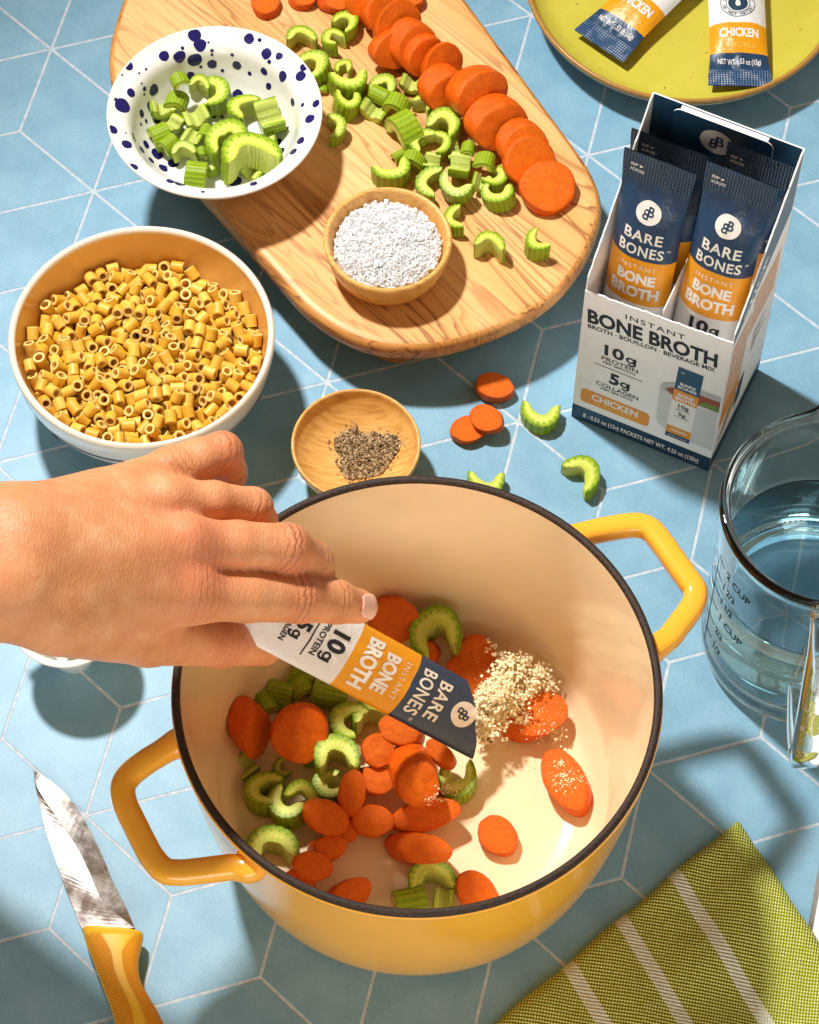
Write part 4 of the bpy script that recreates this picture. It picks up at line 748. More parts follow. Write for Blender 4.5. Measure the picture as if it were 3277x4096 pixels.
# loose pieces on the tiles
gT = 'vegetable pieces fallen on the blue tiles'
carrot(Z5, 110, 0, 1165, 598, 108, 68, 1, .1, 'carrot slice on blue tiles, half in the board shadow', gT, 0.7, 8, (1, 1), 0, 1)
carrot(Z5, 110, 0, 1028, 822, 72, 100, .35, 1, 'lower carrot slice of the pair on the blue tiles', gT, 0.55, 0, (1, 1), 0, 4)
carrot(Z5, 110, 0, 1125, 765, 95, 66, 1, .45, 'upper carrot slice of the overlapping pair on tiles', gT, 0.5, 14, (-.6, .8), .5, 1)
celery(Z5, 110, 0, 1410, 745, 'F', .15, -1, 215, 'celery crescent on tiles opening upward, beside the box', gT, 0, 2, 0, .75)
celery(Z5, 110, 0, 1620, 1075, 'F', -.85, .55, 235, 'celery crescent on tiles below the box corner, bowed', gT, 0, 3, 0, .65)
celery(Z5, 110, 0, 1122, 1100, 'F', .05, -1, 235, 'celery crescent on tiles partly behind the pot rim', gT, 0, 3, 0, .55)

# ------------------------------------------------------------------ pot
PC = Vector((0.457, -15.28, 0)); PF = 1.0
pot = empty('dutch_oven', PC); tag(pot, 'round yellow enamelled pot with cream inside and dark iron rim, vegetables within', 'pot')
inner = [(0, PF), (6.2, PF)] + smoothprof([(6.9, PF + .02), (7.8, PF + .35), (8.45, PF + 1.2), (8.85, 3.2), (9.25, 6.0), (9.58, 8.6), (9.86, 11.2), (9.93, 11.80)], 7)
v, f = lathe(inner, 128); obj('interior', v, [q[::-1] for q in f][::-1] and f, M_CREAM, pot)
rim = smoothprof([(9.93, 11.80), (9.95, 11.90), (10.02, 11.97), (10.13, 11.99), (10.23, 11.96), (10.29, 11.87), (10.29, 11.74)], 5)
v, f = lathe(rim, 128); obj('iron_rim', v, f, M_IRON, pot)
outer = smoothprof([(10.29, 11.74), (10.34, 11.62), (10.30, 11.4), (10.12, 9.6), (9.82, 6.8), (9.45, 4.2), (9.0, 2.0), (8.6, 0.9), (8.0, 0.25), (7.4, 0.02)], 6) + [(0, 0.0)]
v, f = lathe(outer, 128); obj('body', v, f, M_YELLOW, pot)
def handle(pts, a0, a1):
    def root(p, r): d = (p - PC); d.z = 0; d.normalize(); return PC + d * r + Vector((0, 0, p.z))
    pts = [root(a0, 10.06), root(a0, 10.42)] + pts + [root(a1, 10.42), root(a1, 10.06)]
    q = [Vector(p) for p in crom([tuple(p) for p in pts], 8)]; m = len(q)
    w = [1.05 + 0.75 * max(0, 1 - min(i, m - 1 - i) / 15.0) ** 2 for i in range(m)]; h = [0.98 + 0.45 * max(0, 1 - min(i, m - 1 - i) / 15.0) ** 2 for i in range(m)]
    v, f = sweep([p - PC for p in q], w, h, 20, p=2.9); return obj('handle', v, f, M_YELLOW, pot)
hz = 10.75
handle([Z8b(120, 545, hz), Z8b(290, 512, hz), Z8b(410, 500, hz), Z8b(500, 530, hz), Z8b(575, 615, hz), Z8b(660, 735, hz), Z8b(750, 860, hz), Z8b(800, 945, hz), Z8b(775, 1045, hz), Z8b(690, 1160, hz), Z8b(625, 1245, hz)], Z8b(20, 560, hz), Z8b(560, 1310, hz))
handle([K1(1080, 1075, hz), K1(1000, 1125, hz), K1(890, 1215, hz), K1(850, 1300, hz), K1(865, 1410, hz), K1(920, 1530, hz), K2(990, 470, hz), K2(1055, 585, hz), K2(1135, 665, hz), K2(1235, 682, hz), K2(1360, 672, hz), K2(1500, 655, hz), K2(1600, 645, hz)], K1(1165, 1010, hz), K2(1720, 640, hz))

gP = 'carrot slices in the yellow pot'
for x, y, a, b, dx, dy, th, tl, td, lv, de in [
    (832, 190, 108, 92, 1, -.25, .8, 30, (0, 1), 1.2, 'dark carrot slice past the fingertip at the far side of pot'), (975, 335, 58, 52, 1, .5, .6, 24, (0, 1), .7, 'small carrot slice showing above the torn packet edge'), (1195, 345, 92, 78, 1, .6, .7, 24, (-.5, 1), .6, 'upper carrot slice leaning by the broth powder'), (1165, 425, 92, 112, .4, 1, .7, 22, (-.5, 1), .1, 'lower carrot slice glowing under the broth powder'),
    (1440, 612, 138, 88, 1, -.28, .75, 8, (0, 1), .25, 'large carrot slice dusted with powder beside the heap'), (1580, 893, 140, 84, .62, 1, .8, 6, (-1, 1), .1, 'powder dusted carrot slice at the right of the pot'), (1285, 1125, 90, 72, .8, .65, .5, 5, (0, 1), 0, 'lone plain carrot slice on the pot floor'), (1200, 1378, 108, 72, .75, .75, .75, 12, (0, 1), 0, 'carrot slice touching the near right rim view'),
    (940, 1183, 120, 62, 1, .12, .85, 12, (0, 1), .1, 'pointed oval carrot slice in the lit middle of floor'), (968, 1038, 148, 60, 1, -.22, .75, 14, (0, 1), .1, 'long carrot slice dusted with powder under the thick chunk'), (920, 858, 92, 98, .4, 1, 1.9, 26, (.2, 1), .5, 'thick split carrot chunk below the packet'), (872, 680, 92, 58, 1, .3, .8, 10, (0, 1), 1.3, 'carrot slice tucked just under the packet'), (1040, 775, 68, 40, .8, .6, .7, 10, (0, 1), 1.0, 'carrot end peeping out beneath the torn packet'),
    (765, 758, 70, 66, 1, .2, .9, 14, (0, 1), .8, 'round carrot slice left of the thick split chunk'), (745, 888, 78, 56, 1, .1, .8, 10, (0, 1), .3, 'carrot slice behind the upright oval slice'), (655, 955, 86, 62, -.1, 1, .7, 14, (0, 1), .8, 'upright oval carrot slice in the middle of the heap'), (738, 1062, 92, 62, 1, .0, .8, 12, (0, 1), .2, 'carrot slice under the upright oval slice'),
    (600, 1092, 70, 52, 1, .5, .6, 10, (0, 1), .3, 'carrot slice under the tapered front carrot'), (542, 1045, 94, 66, .9, .35, .9, 14, (0, 1), .8, 'tapered carrot chunk at the front left of heap'), (548, 1182, 72, 50, 1, -.2, .9, 10, (0, 1), 0, 'carrot slice shaded beneath the tapered chunk'), (482, 1258, 86, 56, 1, .1, .7, 10, (0, 1), .6, 'carrot slice resting on another by the near left rim'), (430, 1335, 72, 54, 1, .7, .7, 10, (0, 1), .0, 'darker carrot slice half hidden by the near rim'),
    (635, 1385, 92, 58, 1, -.55, .7, 20, (0, 1), 0, 'dark red carrot slice in hand shadow near the rim'), (432, 682, 112, 124, .45, 1, 1.0, 30, (.2, 1), .7, 'biggest carrot slice at the left of the pot, shaded'), (215, 655, 95, 118, -.25, 1, .9, 62, (1, .35), .3, 'carrot slice standing on edge at the far left')]:
    carrot(Z7, 90.5, PF, x, y, a * 0.95, b * 0.93, dx, dy, de, gP, th * 1.35, tl + 9, td, lv)
gQ = 'celery pieces in the yellow pot'
for x, y, m, dx, dy, sz, lv, de in [
    (1012, 250, 'F', .35, 1, 240, 1.2, 'dim celery crescent at the far side past the packet'), (452, 432, 'V', 1, .3, 150, .1, 'shaded celery chunk just below the thumb'), (345, 518, 'V', 1, .2, 145, .1, 'shaded ribbed celery chunk left of the packet'), (432, 490, 'V', .7, 1, 105, .6, 'ribbed celery chunk leaning towards the packet'), (280, 560, 'V', .6, 1, 108, .4, 'small yellow green celery chunk behind the edge on carrot'), (565, 515, 'V', 1, .2, 170, .1, 'shaded celery mass under the packet edge'),
    (625, 632, 'F', 1, .35, 165, .4, 'celery crescent opening right beside the biggest carrot'), (738, 622, 'F', .4, 1, 160, .3, 'celery crescent under the orange part of the packet'), (592, 790, 'F', .05, 1, 190, .8, 'bright celery arch in the middle of the heap'), (196, 828, 'U', .8, -.6, 115, .1, 'pale celery block at the far left of the pot'), (350, 838, 'F', 1, -.5, 90, 0, 'tiny celery slice left of the bright arch'), (482, 788, 'V', 1, 0, 80, 0, 'dark celery end under the biggest carrot'),
    (265, 940, 'F', 1, .25, 165, .1, 'dark celery crescent opening right near left rim'), (370, 1005, 'F', .8, -.8, 165, .3, 'celery crescent cradling a paler crescent'), (440, 958, 'F', -.6, 1, 140, .6, 'pale celery crescent hooked into its neighbour'), (550, 920, 'F', .9, -.2, 150, .3, 'pale celery crescent beside the upright oval carrot'), (310, 1182, 'F', .25, 1, 190, .1, 'celery arch alone near the near left rim'),
    (1000, 1320, 'F', .1, 1, 175, .1, 'celery arch behind the pale stick near the front rim'), (1052, 1398, 'U', .15, -1, 100, .5, 'pale celery stick leaning on the front arch'), (912, 1442, 'V', 1, -.2, 185, 0, 'ribbed celery chunk cut off by the front rim'), (1110, 905, 'F', .05, -1, 185, .1, 'celery crescent dusted with powder at the packet tip')]:
    celery(Z7, 90.5, PF, x, y, m, dx, dy, sz, de, gQ, lv)
# ------------------------------------------------------------------ lettering
_gc = {}
def glyphs(s, bold=0.0, space=1.0):
    k = (s, bold, space)
    if k in _gc: return _gc[k]
    c = bpy.data.curves.new('lettering', 'FONT'); c.body = s; c.size = 1.0; c.fill_mode = 'FRONT'; c.offset = bold; c.resolution_u = 3; c.space_character = space
    o = bpy.data.objects.new('lettering', c); COL.objects.link(o); bpy.context.view_layer.update()
    dg = bpy.context.evaluated_depsgraph_get(); me = bpy.data.meshes.new_from_object(o.evaluated_get(dg))
    V = np.array([v.co[:2] for v in me.vertices]); Fs = [tuple(p.vertices) for p in me.polygons]
    bpy.data.objects.remove(o); bpy.data.curves.remove(c); bpy.data.meshes.remove(me); _gc[k] = (V, Fs); return V, Fs
CAPH = float(glyphs('H')[0][:, 1].max())
class Print:
    """collects flat print per material and wraps it on a surface"""
    def __init__(self, fn): self.fn = fn; self.d = {}
    def add(self, mat, P, Fs):
        V, F_ = self.d.setdefault(mat.name, (mat, [], []))[1:]; off = len(V); V += list(P); F_ += [tuple(i + off for i in f) for f in Fs]
    def text(self, s, u, v, h, w=None, mat=None, bold=0.02, ang=0.0, lev=2, space=1.0, flip=False):
        V, Fs = glyphs(s, bold, space); V = V.copy()
        V[:, 1] -= CAPH / 2; V[:, 0] -= (V[:, 0].min() + V[:, 0].max()) / 2; k = h / CAPH
        wd = np.ptp(V[:, 0]); kx = (w / wd) if w else k
        V = V * np.array((kx * (-1 if flip else 1), k))
        if flip: Fs = [f[::-1] for f in Fs]
        c, s_ = math.cos(ang), math.sin(ang)
        self.add(mat, [(u + x * c - y * s_, v + x * s_ + y * c, lev) for x, y in V], Fs)
    def poly(self, mat, pts, lev=1): self.add(mat, [(x, y, lev) for x, y in pts], [tuple(range(len(pts)))])
    def disc(self, mat, u, v, ru, rv=None, lev=1, r_in=None, n=36):
        rv = rv or ru
        if r_in is None:
            pts = [(u, v)]; Fs = []
            for k in (0.5, 1.0): pts += [(u + ru * k * math.cos(2 * PI * i / n), v + rv * k * math.sin(2 * PI * i / n)) for i in range(n)]
            Fs = [(0, 1 + i, 1 + (i + 1) % n) for i in range(n)] + [(1 + i, 1 + n + i, 1 + n + (i + 1) % n, 1 + (i + 1) % n) for i in range(n)]
        else:
            pts = [(u + r * math.cos(2 * PI * i / n), v + r * math.sin(2 * PI * i / n)) for r in (r_in, ru) for i in range(n)]
            Fs = [(i, n + i, n + (i + 1) % n, (i + 1) % n) for i in range(n)]
        self.add(mat, [(x, y, lev) for x, y in pts], Fs)
    def rect(self, mat, u0, u1, v0, v1, lev=1, n=8):
        pts = [(u0 + (u1 - u0) * i / n, v, lev) for v in (v0, v1) for i in range(n + 1)]
        self.add(mat, pts, [(i, i + 1, n + 2 + i, n + 1 + i) for i in range(n)])
    def round_rect(self, mat, u0, u1, v0, v1, r, lev=1):
        pts = []
        for cx, cy, a in ((u1 - r, v1 - r, 0), (u0 + r, v1 - r, 90), (u0 + r, v0 + r, 180), (u1 - r, v0 + r, 270)):
            for i in range(6): t = math.radians(a + 18 * i); pts.append((cx + r * math.cos(t), cy + r * math.sin(t)))
        self.poly(mat, pts, lev)
    def g(self, u, v, h, mat, ang=0.0, lev=2):
        # a round single storey g; h is the height of its bowl
        r = h / 2; st = 0.26 * h; c, s_ = math.cos(ang), math.sin(ang); n = 26
        def put(P, Fs): self.add(mat, [(u + x * c - y * s_, v + x * s_ + y * c, lev) for x, y in P], Fs)
        P = [(q * math.cos(2 * PI * i / n), q * math.sin(2 * PI * i / n)) for q in (r - st, r) for i in range(n)]; put(P, [(i, n + i, n + (i + 1) % n, (i + 1) % n) for i in range(n)])
        put([(r - st * .6, r), (r - st * .6, -r), (r + st * .4, -r), (r + st * .4, r)], [(0, 1, 2, 3)])
        m = 10; arc = [math.radians(-a * 150 / m) for a in range(m + 1)]; P = [(st * .4 + (r - st) * math.cos(a) if q else st * .4 + r * math.cos(a), -r + ((r - st) if q else r) * 0.95 * math.sin(a)) for q in (0, 1) for a in arc]
        put(P, [(i, m + 1 + i, m + 2 + i, i + 1) for i in range(m)])
    def logo(self, u, v, r, disc, ink, ang=0.0):
        self.disc(disc, u, v, r, lev=2); h = r * 0.78; c, s_ = math.cos(ang), math.sin(ang)
        for du, dv, fl in ((0.20 * r, 0.13 * r, False), (-0.20 * r, -0.15 * r, True)):
            self.text('B', u + du * c - dv * s_, v + du * s_ + dv * c, h, h * 0.62, ink, 0.022, ang, 3, 1.0, fl)
        for dv in (0.55 * h, -0.62 * h): self.rect(ink, u - 0.07 * r, u + 0.07 * r, v + dv - 0.05 * r, v + dv + 0.05 * r, 3, 1)
    def seal(self, u, v, r, ink, paper):
        self.disc(ink, u, v, r, lev=2, r_in=r * 0.965); self.disc(ink, u, v, r * 0.70, lev=2, r_in=r * 0.665); self.disc(ink, u, v, r * 0.56, lev=2)
        drop = [(u + 0.21 * r * math.sin(t) * (math.sin(t / 2) ** 1.4), v + 0.05 * r + 0.30 * r * math.cos(t)) for t in [2 * PI * i / 24 for i in range(24)]]; self.poly(paper, drop, 3)
        for s, top in (('MIX WITH 8 OZ', True), ('OF HOT WATER!', False)):
            n = len(s)
            for i, ch in enumerate(s):
                if ch == ' ': continue
                a = math.radians((90 - (i - (n - 1) / 2) * 11.5) if top else (270 + (i - (n - 1) / 2) * 12.5)); rr = r * 0.83
                self.text(ch, u + rr * math.cos(a), v + rr * math.sin(a), r * 0.17, None, ink, 0.012, a - PI / 2 if top else a + PI / 2, 2)
    def build(self, parent, off, name='lettering', maxedge=None, eps=0.012):
        for mat, V, Fs in self.d.values():
            if maxedge:
                bm = bmesh.new(); vs = [bm.verts.new(p) for p in V]
                for f in Fs:
                    try: bm.faces.new([vs[i] for i in f])
                    except ValueError: pass
                bmesh.ops.triangulate(bm, faces=bm.faces[:])
                for _ in range(3):
                    e = [e for e in bm.edges if (e.verts[0].co.xy - e.verts[1].co.xy).length > maxedge]
                    if not e: break
                    bmesh.ops.subdivide_edges(bm, edges=e, cuts=1); bmesh.ops.triangulate(bm, faces=[f for f in bm.faces if len(f.verts) > 3])
                bm.verts.index_update(); V = [tuple(v.co) for v in bm.verts]; Fs = [tuple(v.index for v in f.verts) for f in bm.faces]; bm.free()
            P = [Vector(self.fn(x, y, eps * (l + 1))) - off for x, y, l in V]
            obj(name, P, Fs, mat, parent, False)

# ------------------------------------------------------------------ packets
BANDS = [(0.0, 1.0, 3), (1.0, 1.95, 0), (1.95, 3.75, 1), (3.75, 9.1, 2), (9.1, 12.1, 1), (12.1, 16.3, 0), (16.3, 18.0, 4)]
def packet_art(pr, lower=True, upper=True):
    if upper:
        pr.text('RIP', -1.12, 17.25, 0.17, 0.34, M_WPRINT, 0.012); pr.poly(M_WPRINT, [(-0.86, 17.17), (-0.70, 17.25), (-0.86, 17.33)], 2); pr.text('ACROSS', -0.97, 16.95, 0.17, 0.68, M_WPRINT, 0.012)
    pr.logo(0.0, 14.95, 0.60, M_WPRINT, M_NAVY)
    pr.text('BARE', 0, 13.62, 0.60, 1.85, M_WPRINT, 0.022, space=1.1); pr.text('BONES', 0, 12.72, 0.62, 2.15, M_WPRINT, 0.022, space=1.1); pr.text('®', 1.25, 12.98, 0.14, None, M_WPRINT, 0.0)
    pr.text('INSTANT', 0, 11.62, 0.27, 1.8, M_WPRINT, -0.004, space=1.25); pr.text('BONE', 0.0, 10.88, 0.62, 1.85, M_WPRINT, 0.045); pr.text('BROTH', 0, 9.93, 0.66, 2.35, M_WPRINT, 0.045)
    pr.text('10', -0.2, 8.38, 0.72, 0.95, M_INK, 0.04); pr.g(0.54, 8.22, 0.40, M_INK); pr.text('PROTEIN', 0, 7.62, 0.28, 1.55, M_INK, 0.02); pr.rect(M_INK, -1.0, 1.0, 7.20, 7.26, 2)
    pr.text('5', -0.18, 6.72, 0.60, 0.42, M_INK, 0.04); pr.g(0.30, 6.58, 0.34, M_INK); pr.text('COLLAGEN', 0, 6.14, 0.25, 1.65, M_INK, 0.02)
    if lower:
        pr.seal(0, 5.02, 0.92, M_NAVY, M_WPRINT); pr.text('CHICKEN', 0, 3.10, 0.50, 2.05, M_WPRINT, 0.035); pr.text('FLAVORED', 0, 2.36, 0.27, 1.8, M_GOLD, 0.004, space=1.15); pr.text('NET WT.  .53 oz (15g)', 0, 1.48, 0.28, 2.25, M_WPRINT, 0.012)
def packet(label, base, origin, U, T, N, W0=3.05, thick=0.62, group='bone broth packets', tmax=None, tmin=0.0, lower=True, upper=True, seed=0, flare=0.34, waist=None, fat=None):
    """origin: point of the packet's lower end; U across (reader's right), T towards its top, N towards the reader"""
    def width(t):
        e = math.exp(-(t / 1.3) ** 2) + (math.exp(-((18 - t) / 1.6) ** 2) if tmax is None else 0); return W0 + flare * e + (waist(t) if waist else 0)
    def surf(u, t, eps=0.0, side=1):
        w = width(t) / 2; x = max(-1, min(1, u / w)); body = (1 - math.exp(-(max(0, t - 0.9) / 1.3) ** 2)) * ((1 - math.exp(-(max(0, 16.4 - t) / 1.6) ** 2)) if tmax is None else 1.0)
        th = thick * body * (fat(t) if fat else 1.0); n = th * (1 - abs(x) ** 2.4) ** 0.75
        wr = 0.05 * math.sin(u * 6.0 + seed) * math.exp(-((t - 1.3) / 0.6) ** 2) + 0.05 * math.sin(u * 5.2 + seed * 2) * math.exp(-((t - 16.0) / 0.7) ** 2)
        wr += 0.06 * mnoise.noise(Vector((u * 0.9 + seed * 7, t * 0.7, side * 3.0))) + 0.035 * mnoise.noise(Vector((u * 2.4 + seed * 7, t * 1.8, side)))
        if tmax is not None: wr += 0.07 * math.exp(-((t - 7.0) / 2.2) ** 2) * abs(mnoise.noise(Vector((u * 1.5 + t * 0.8, t * 1.6 - u * 0.7, 5.0)))) + 0.05 * mnoise.noise(Vector((u * 1.2, t * 0.9, 2.0)))
        n = (n + wr * (1 - x * x)) * side + eps * (1 if side > 0 else -1)
        return origin + U * u + T * t + N * (n + 0.02 * side)
    root = empty('broth_packet', origin); tag(root, label, 'packet', group)
    ts = sorted(set([b[0] for b in BANDS] + [18.0] + [0.25 * i for i in range(73)])); ts = [t for t in ts if t >= tmin - 1e-6]
    nu = 20; V = []; Fs = []; mi = []; PU = []; PT = []
    for side in (1, -1):
        off = len(V); rows = []
        for t in ts:
            row = []
            for i in range(nu + 1):
                x = -1 + 2 * i / nu; tt = t
                if tmax is not None: tt = min(t, tmax(x * width(min(t, 14)) / 2))
                u = x * width(tt) / 2; row.append(len(V)); V.append(surf(u, tt, 0, side) - origin); PU.append(u); PT.append(tt)
            rows.append((t, row))
        for (t0, a), (t1, b) in zip(rows, rows[1:]):
            m = [q[2] for q in BANDS if q[0] - 1e-6 <= t0 < q[1] - 1e-6][0]
            for i in range(nu):
                if tmax is not None and all((V[a[k]] - V[b[k]]).length < 1e-5 for k in (i, i + 1)): continue
                f = (a[i], a[i + 1], b[i + 1], b[i]); Fs.append(f if side > 0 else f[::-1]); mi.append(m)
    o = obj('sachet', V, Fs, [M_FNAVY, M_FORANGE, M_FWHITE, M_CRIMP, M_CRIMPD], root, True, mi, {'pu': PU, 'pt': PT})
    if tmax is not None:
        sm = o.modifiers.new('film', 'SOLIDIFY'); sm.thickness = 0.015; sm.offset = -1
    pr = Print(lambda u, t, e: surf(u, t, e)); packet_art(pr, lower, upper)
    if tmin > 0 or tmax is not None: pass
    pr.build(root, origin, maxedge=0.30, eps=0.008)
    return root

# packets on the plate
def plate_packet(label, b0, b1, top, z0, z1, dist, **kw):
    L = Z8(*b0, z0); R_ = Z8(*b1, z0); o = (L + R_) / 2; t = Z8(*top, z1); T = (t - o).normalized(); U = (R_ - L); U = (U - T * U.dot(T)).normalized(); N = U.cross(T).normalized()
    return packet(label, None, o, U, T, N, **kw)
plate_packet('broth packet lying upright on the mustard plate, whole lower end visible', (1195, 398), (1518, 405), (1330, -200), 1.75, 1.95, 0, seed=1, W0=3.0, thick=0.55)
plate_packet('broth packet slanting across the mustard plate, cut by the top edge', (593, 127), (797, 303), (960, -45), 1.7, 1.95, 0, seed=2, W0=2.95, thick=0.55)

# ------------------------------------------------------------------ display box
B0 = Vector((7.87, 5.607, 0.0)); BX = Vector((0.909909, -0.414808, 0)); BY = Vector((0.414808, 0.909909, 0)); BW, BD, BF, BH = 7.29, 6.45, 11.12, 18.05
def bl(x, y, z): return B0 + BX * x + BY * y + Vector((0, 0, z))
box = empty('display_box', B0); tag(box, 'open white and navy carton of bone broth packets with a slanted top', 'box')
def slab(name, poly, fn, th, mats, mi=(0, 1, 2), sharp=30):
    """poly in panel coordinates, fn(a, b, depth) -> point; front/back/edge material indices"""
    n = len(poly); V = [fn(a, b, 0) - B0 for a, b in poly] + [fn(a, b, th) - B0 for a, b in poly]
    Fs = [tuple(range(n)), tuple(range(n, 2 * n))[::-1]] + [(i, (i + 1) % n, n + (i + 1) % n, n + i) for i in range(n)]
    return obj(name, V, Fs, mats, box, False, [mi[0], mi[1]] + [mi[2]] * n)
def jag(p, q, n, amp, seed):
    rg = random.Random(seed); out = []
    for i in range(n + 1):
        t = i / n; k = 0 if i in (0, n) else rg.uniform(-amp, amp); dx, dy = q[0] - p[0], q[1] - p[1]; L = math.hypot(dx, dy)
        out.append((p[0] + dx * t - dy / L * k, p[1] + dy * t + dx / L * k))
    return out
cm = [M_PAPER, M_PAPER, M_PAPER]
slab('front_panel', [(0, 0), (BW, 0)] + jag((BW, BF + 0.18), (0, BF - 0.2), 44, 0.05, 3), lambda a, b, d: bl(a, d, b), 0.07, cm)
sidep = [(0.07, 0), (BD, 0), (BD, BH)] + jag((BD - 0.35, BH - 0.1), (0.12, BF + 0.75), 30, 0.06, 5) + [(0.07, BF + 0.05)]
slab('side_panel', sidep, lambda a, b, d: bl(d, a, b), 0.07, cm)
slab('side_panel', sidep, lambda a, b, d: bl(BW - d, a, b), 0.07, cm)
slab('back_panel', [(0, 0), (BW, 0), (BW, BH), (0, BH)], lambda a, b, d: bl(a, BD + d, b), 0.07, [M_NAVYCARD, M_PAPER], (0, 1, 1))
slab('base_panel', [(0.08, 0.08), (BW - 0.08, 0.08), (BW - 0.08, BD - 0.02), (0.08, BD - 0.02)], lambda a, b, d: bl(a, b, 0.02 + d), 0.07, cm)
tb = []
for cx, cz, a in ((5.95 - 0.4, 17.95 - 0.4, 0), (1.15 + 0.4, 17.95 - 0.4, 90)):
    for i in range(7): t = math.radians(a + 15 * i); tb.append((cx + 0.4 * math.cos(t), cz + 0.4 * math.sin(t)))
slab('header_tab', [(1.15, 13.0), (5.95, 13.0)] + tb, lambda a, b, d: bl(a, BD - 0.26 + d, b), 0.05, [M_NAVYCARD, M_PAPER], (0, 1, 1))
v, f = boxm(0, 1, 0, 1, 0, 1); obj('tab_fold', [bl(1.45 + 4.2 * a, BD - 0.20 + 0.19 * b, 17.93 + 0.05 * c) - B0 for a, b, c in v], f, M_PAPER, box, False)
slab('divider', [(0.3, 0.4), (4.6, 0.4), (4.6, 12.2), (0.3, 11.3)], lambda a, b, d: bl(3.72 + d, a, b), 0.05, cm)
# printing on the front
M_CUPP = m_plain('printed_cup', (0.62, 0.63, 0.62), 0.5); M_CUPP2 = m_plain('printed_cup_inside', (0.48, 0.50, 0.48), 0.5); M_SOUP = m_plain('printed_soup', (0.33, 0.055, 0.012), 0.5, 0.4, 0.3, 4); M_HERB = m_plain('printed_herb', (0.16, 0.26, 0.02), 0.5, 0.4, 0.4, 5)
fp = Print(lambda u, v, e: bl(u, -e, v))
fp.rect(M_NAVY, 0, BW, 0.0, 1.22, 0); fp.text('8 - 0.53 oz (15g) PACKETS NET WT. 4.23 oz (120g)', 3.66, 0.56, 0.34, 6.1, M_WPRINT, 0.02)
fp.text('INSTANT', 3.56, 10.22, 0.36, 2.95, M_INK, 0.006, 0.055, space=1.2); fp.text('BONE BROTH', 3.50, 9.26, 0.98, 6.48, M_INK, 0.035, 0.062); fp.text('BROTH · BOUILLON · BEVERAGE MIX', 3.52, 8.46, 0.30, 6.4, M_INK, 0.022, 0.066)
fp.text('10', 1.78, 6.86, 0.80, 1.0, M_INK, 0.03, 0.04); fp.g(2.62, 6.74, 0.48, M_INK, 0.04); fp.text('PROTEIN', 2.12, 6.10, 0.30, 1.88, M_INK, 0.012); fp.text('PER SERVING', 2.12, 5.77, 0.17, 1.66, M_INK, 0.012); fp.rect(M_INK, 0.86, 3.32, 5.39, 5.44, 2)
fp.text('5', 1.95, 4.66, 0.84, 0.50, M_INK, 0.04); fp.g(2.48, 4.50, 0.46, M_INK); fp.text('COLLAGEN', 2.16, 3.84, 0.30, 2.2, M_INK, 0.012); fp.text('PER SERVING', 2.16, 3.50, 0.17, 1.66, M_INK, 0.012)
fp.round_rect(M_ORANGE, 0.36, 3.95, 1.74, 2.92, 0.26, 1); fp.text('CHICKEN', 2.14, 2.46, 0.50, 2.42, M_WPRINT, 0.03); fp.text('FLAVORED', 2.16, 1.97, 0.26, 2.1, M_GOLD, 0.0, space=1.15)
fp.poly(M_CUPP, [(4.22, 5.55), (4.26, 2.9), (4.42, 2.45), (4.85, 2.08), (5.6, 1.93), (7.24, 1.93), (7.24, 5.3), (6.2, 5.1), (5.2, 5.2)], 1)
fp.poly(M_CUPP2, [(4.22, 5.55), (4.3, 6.0), (4.7, 6.35), (5.6, 6.62), (7.24, 6.72), (7.24, 5.3), (5.6, 5.2), (4.7, 5.35)], 1); fp.poly(M_SOUP, [(4.48, 5.62), (4.75, 5.92), (5.6, 6.18), (7.24, 6.24), (7.24, 5.36), (5.6, 5.28), (4.8, 5.4)], 2); fp.poly(M_HERB, [(6.2, 5.45), (6.5, 5.75), (7.24, 5.8), (7.24, 5.38), (6.4, 5.32)], 3)
# small printed packet
def mini(u, v): return 4.83 + (u + 1.6) / 3.2 * 1.26 + 0.14 * (v / 18.0), 1.72 + v * (6.13 / 18.0)
sub = Print(fp.fn)
for a, b, m in ((0, 1.1, M_NAVY), (1.1, 3.0, M_ORANGE), (3.0, 9.6, M_WPRINT), (9.6, 12.4, M_ORANGE), (12.4, 18, M_NAVY)):
    fp.poly({M_NAVY: M_NAVYCARD}.get(m, m), [mini(-1.6, a), mini(1.6, a), mini(1.6, b), mini(-1.6, b)], 4)
for s, v_, h, w, m, b in (('RIP', 16.9, .25, .5, M_WPRINT, .01), ('BARE', 14.1, .55, 2.0, M_WPRINT, .03), ('BONES', 13.2, .55, 2.4, M_WPRINT, .03), ('INSTANT', 12.0, .22, 1.9, M_GOLD, .0), ('BONE', 11.3, .62, 2.1, M_WPRINT, .05), ('BROTH', 10.3, .62, 2.6, M_WPRINT, .05), ('10g', 8.6, .75, 1.4, M_INK, .03), ('PROTEIN', 7.8, .3, 1.6, M_INK, .01), ('5g', 6.6, .75, 1.0, M_INK, .03), ('COLLAGEN', 5.8, .3, 1.8, M_INK, .01), ('CHICKEN', 2.05, .5, 2.2, M_WPRINT, .03), ('NET WT. .53 oz (15g)', .5, .25, 2.4, M_WPRINT, .01)):
    x, y = mini(-0.9 if s == 'RIP' else 0, v_); fp.text(s, x, y, h * 6.13 / 18 * 1.1, w * 1.26 / 3.2, m, b, 0.0, 5)
x, y = mini(0, 15.4); fp.logo(x, y, 0.25, M_WPRINT, M_NAVY); x, y = mini(0, 4.45); fp.seal(x, y, 0.36, M_INK, M_WPRINT); x, y = mini(0, 7.35); fp.rect(M_INK, x - 0.38, x + 0.38, y - 0.012, y + 0.012, 5)
fp.build(box, B0, 'lettering', None, 0.004)
hp = Print(lambda u, v, e: bl(u, BD - 0.26 - e, v)); hp.logo(3.35, 16.65, 0.80, M_WPRINT, M_NAVY); hp.build(box, B0, 'lettering', None, 0.008)
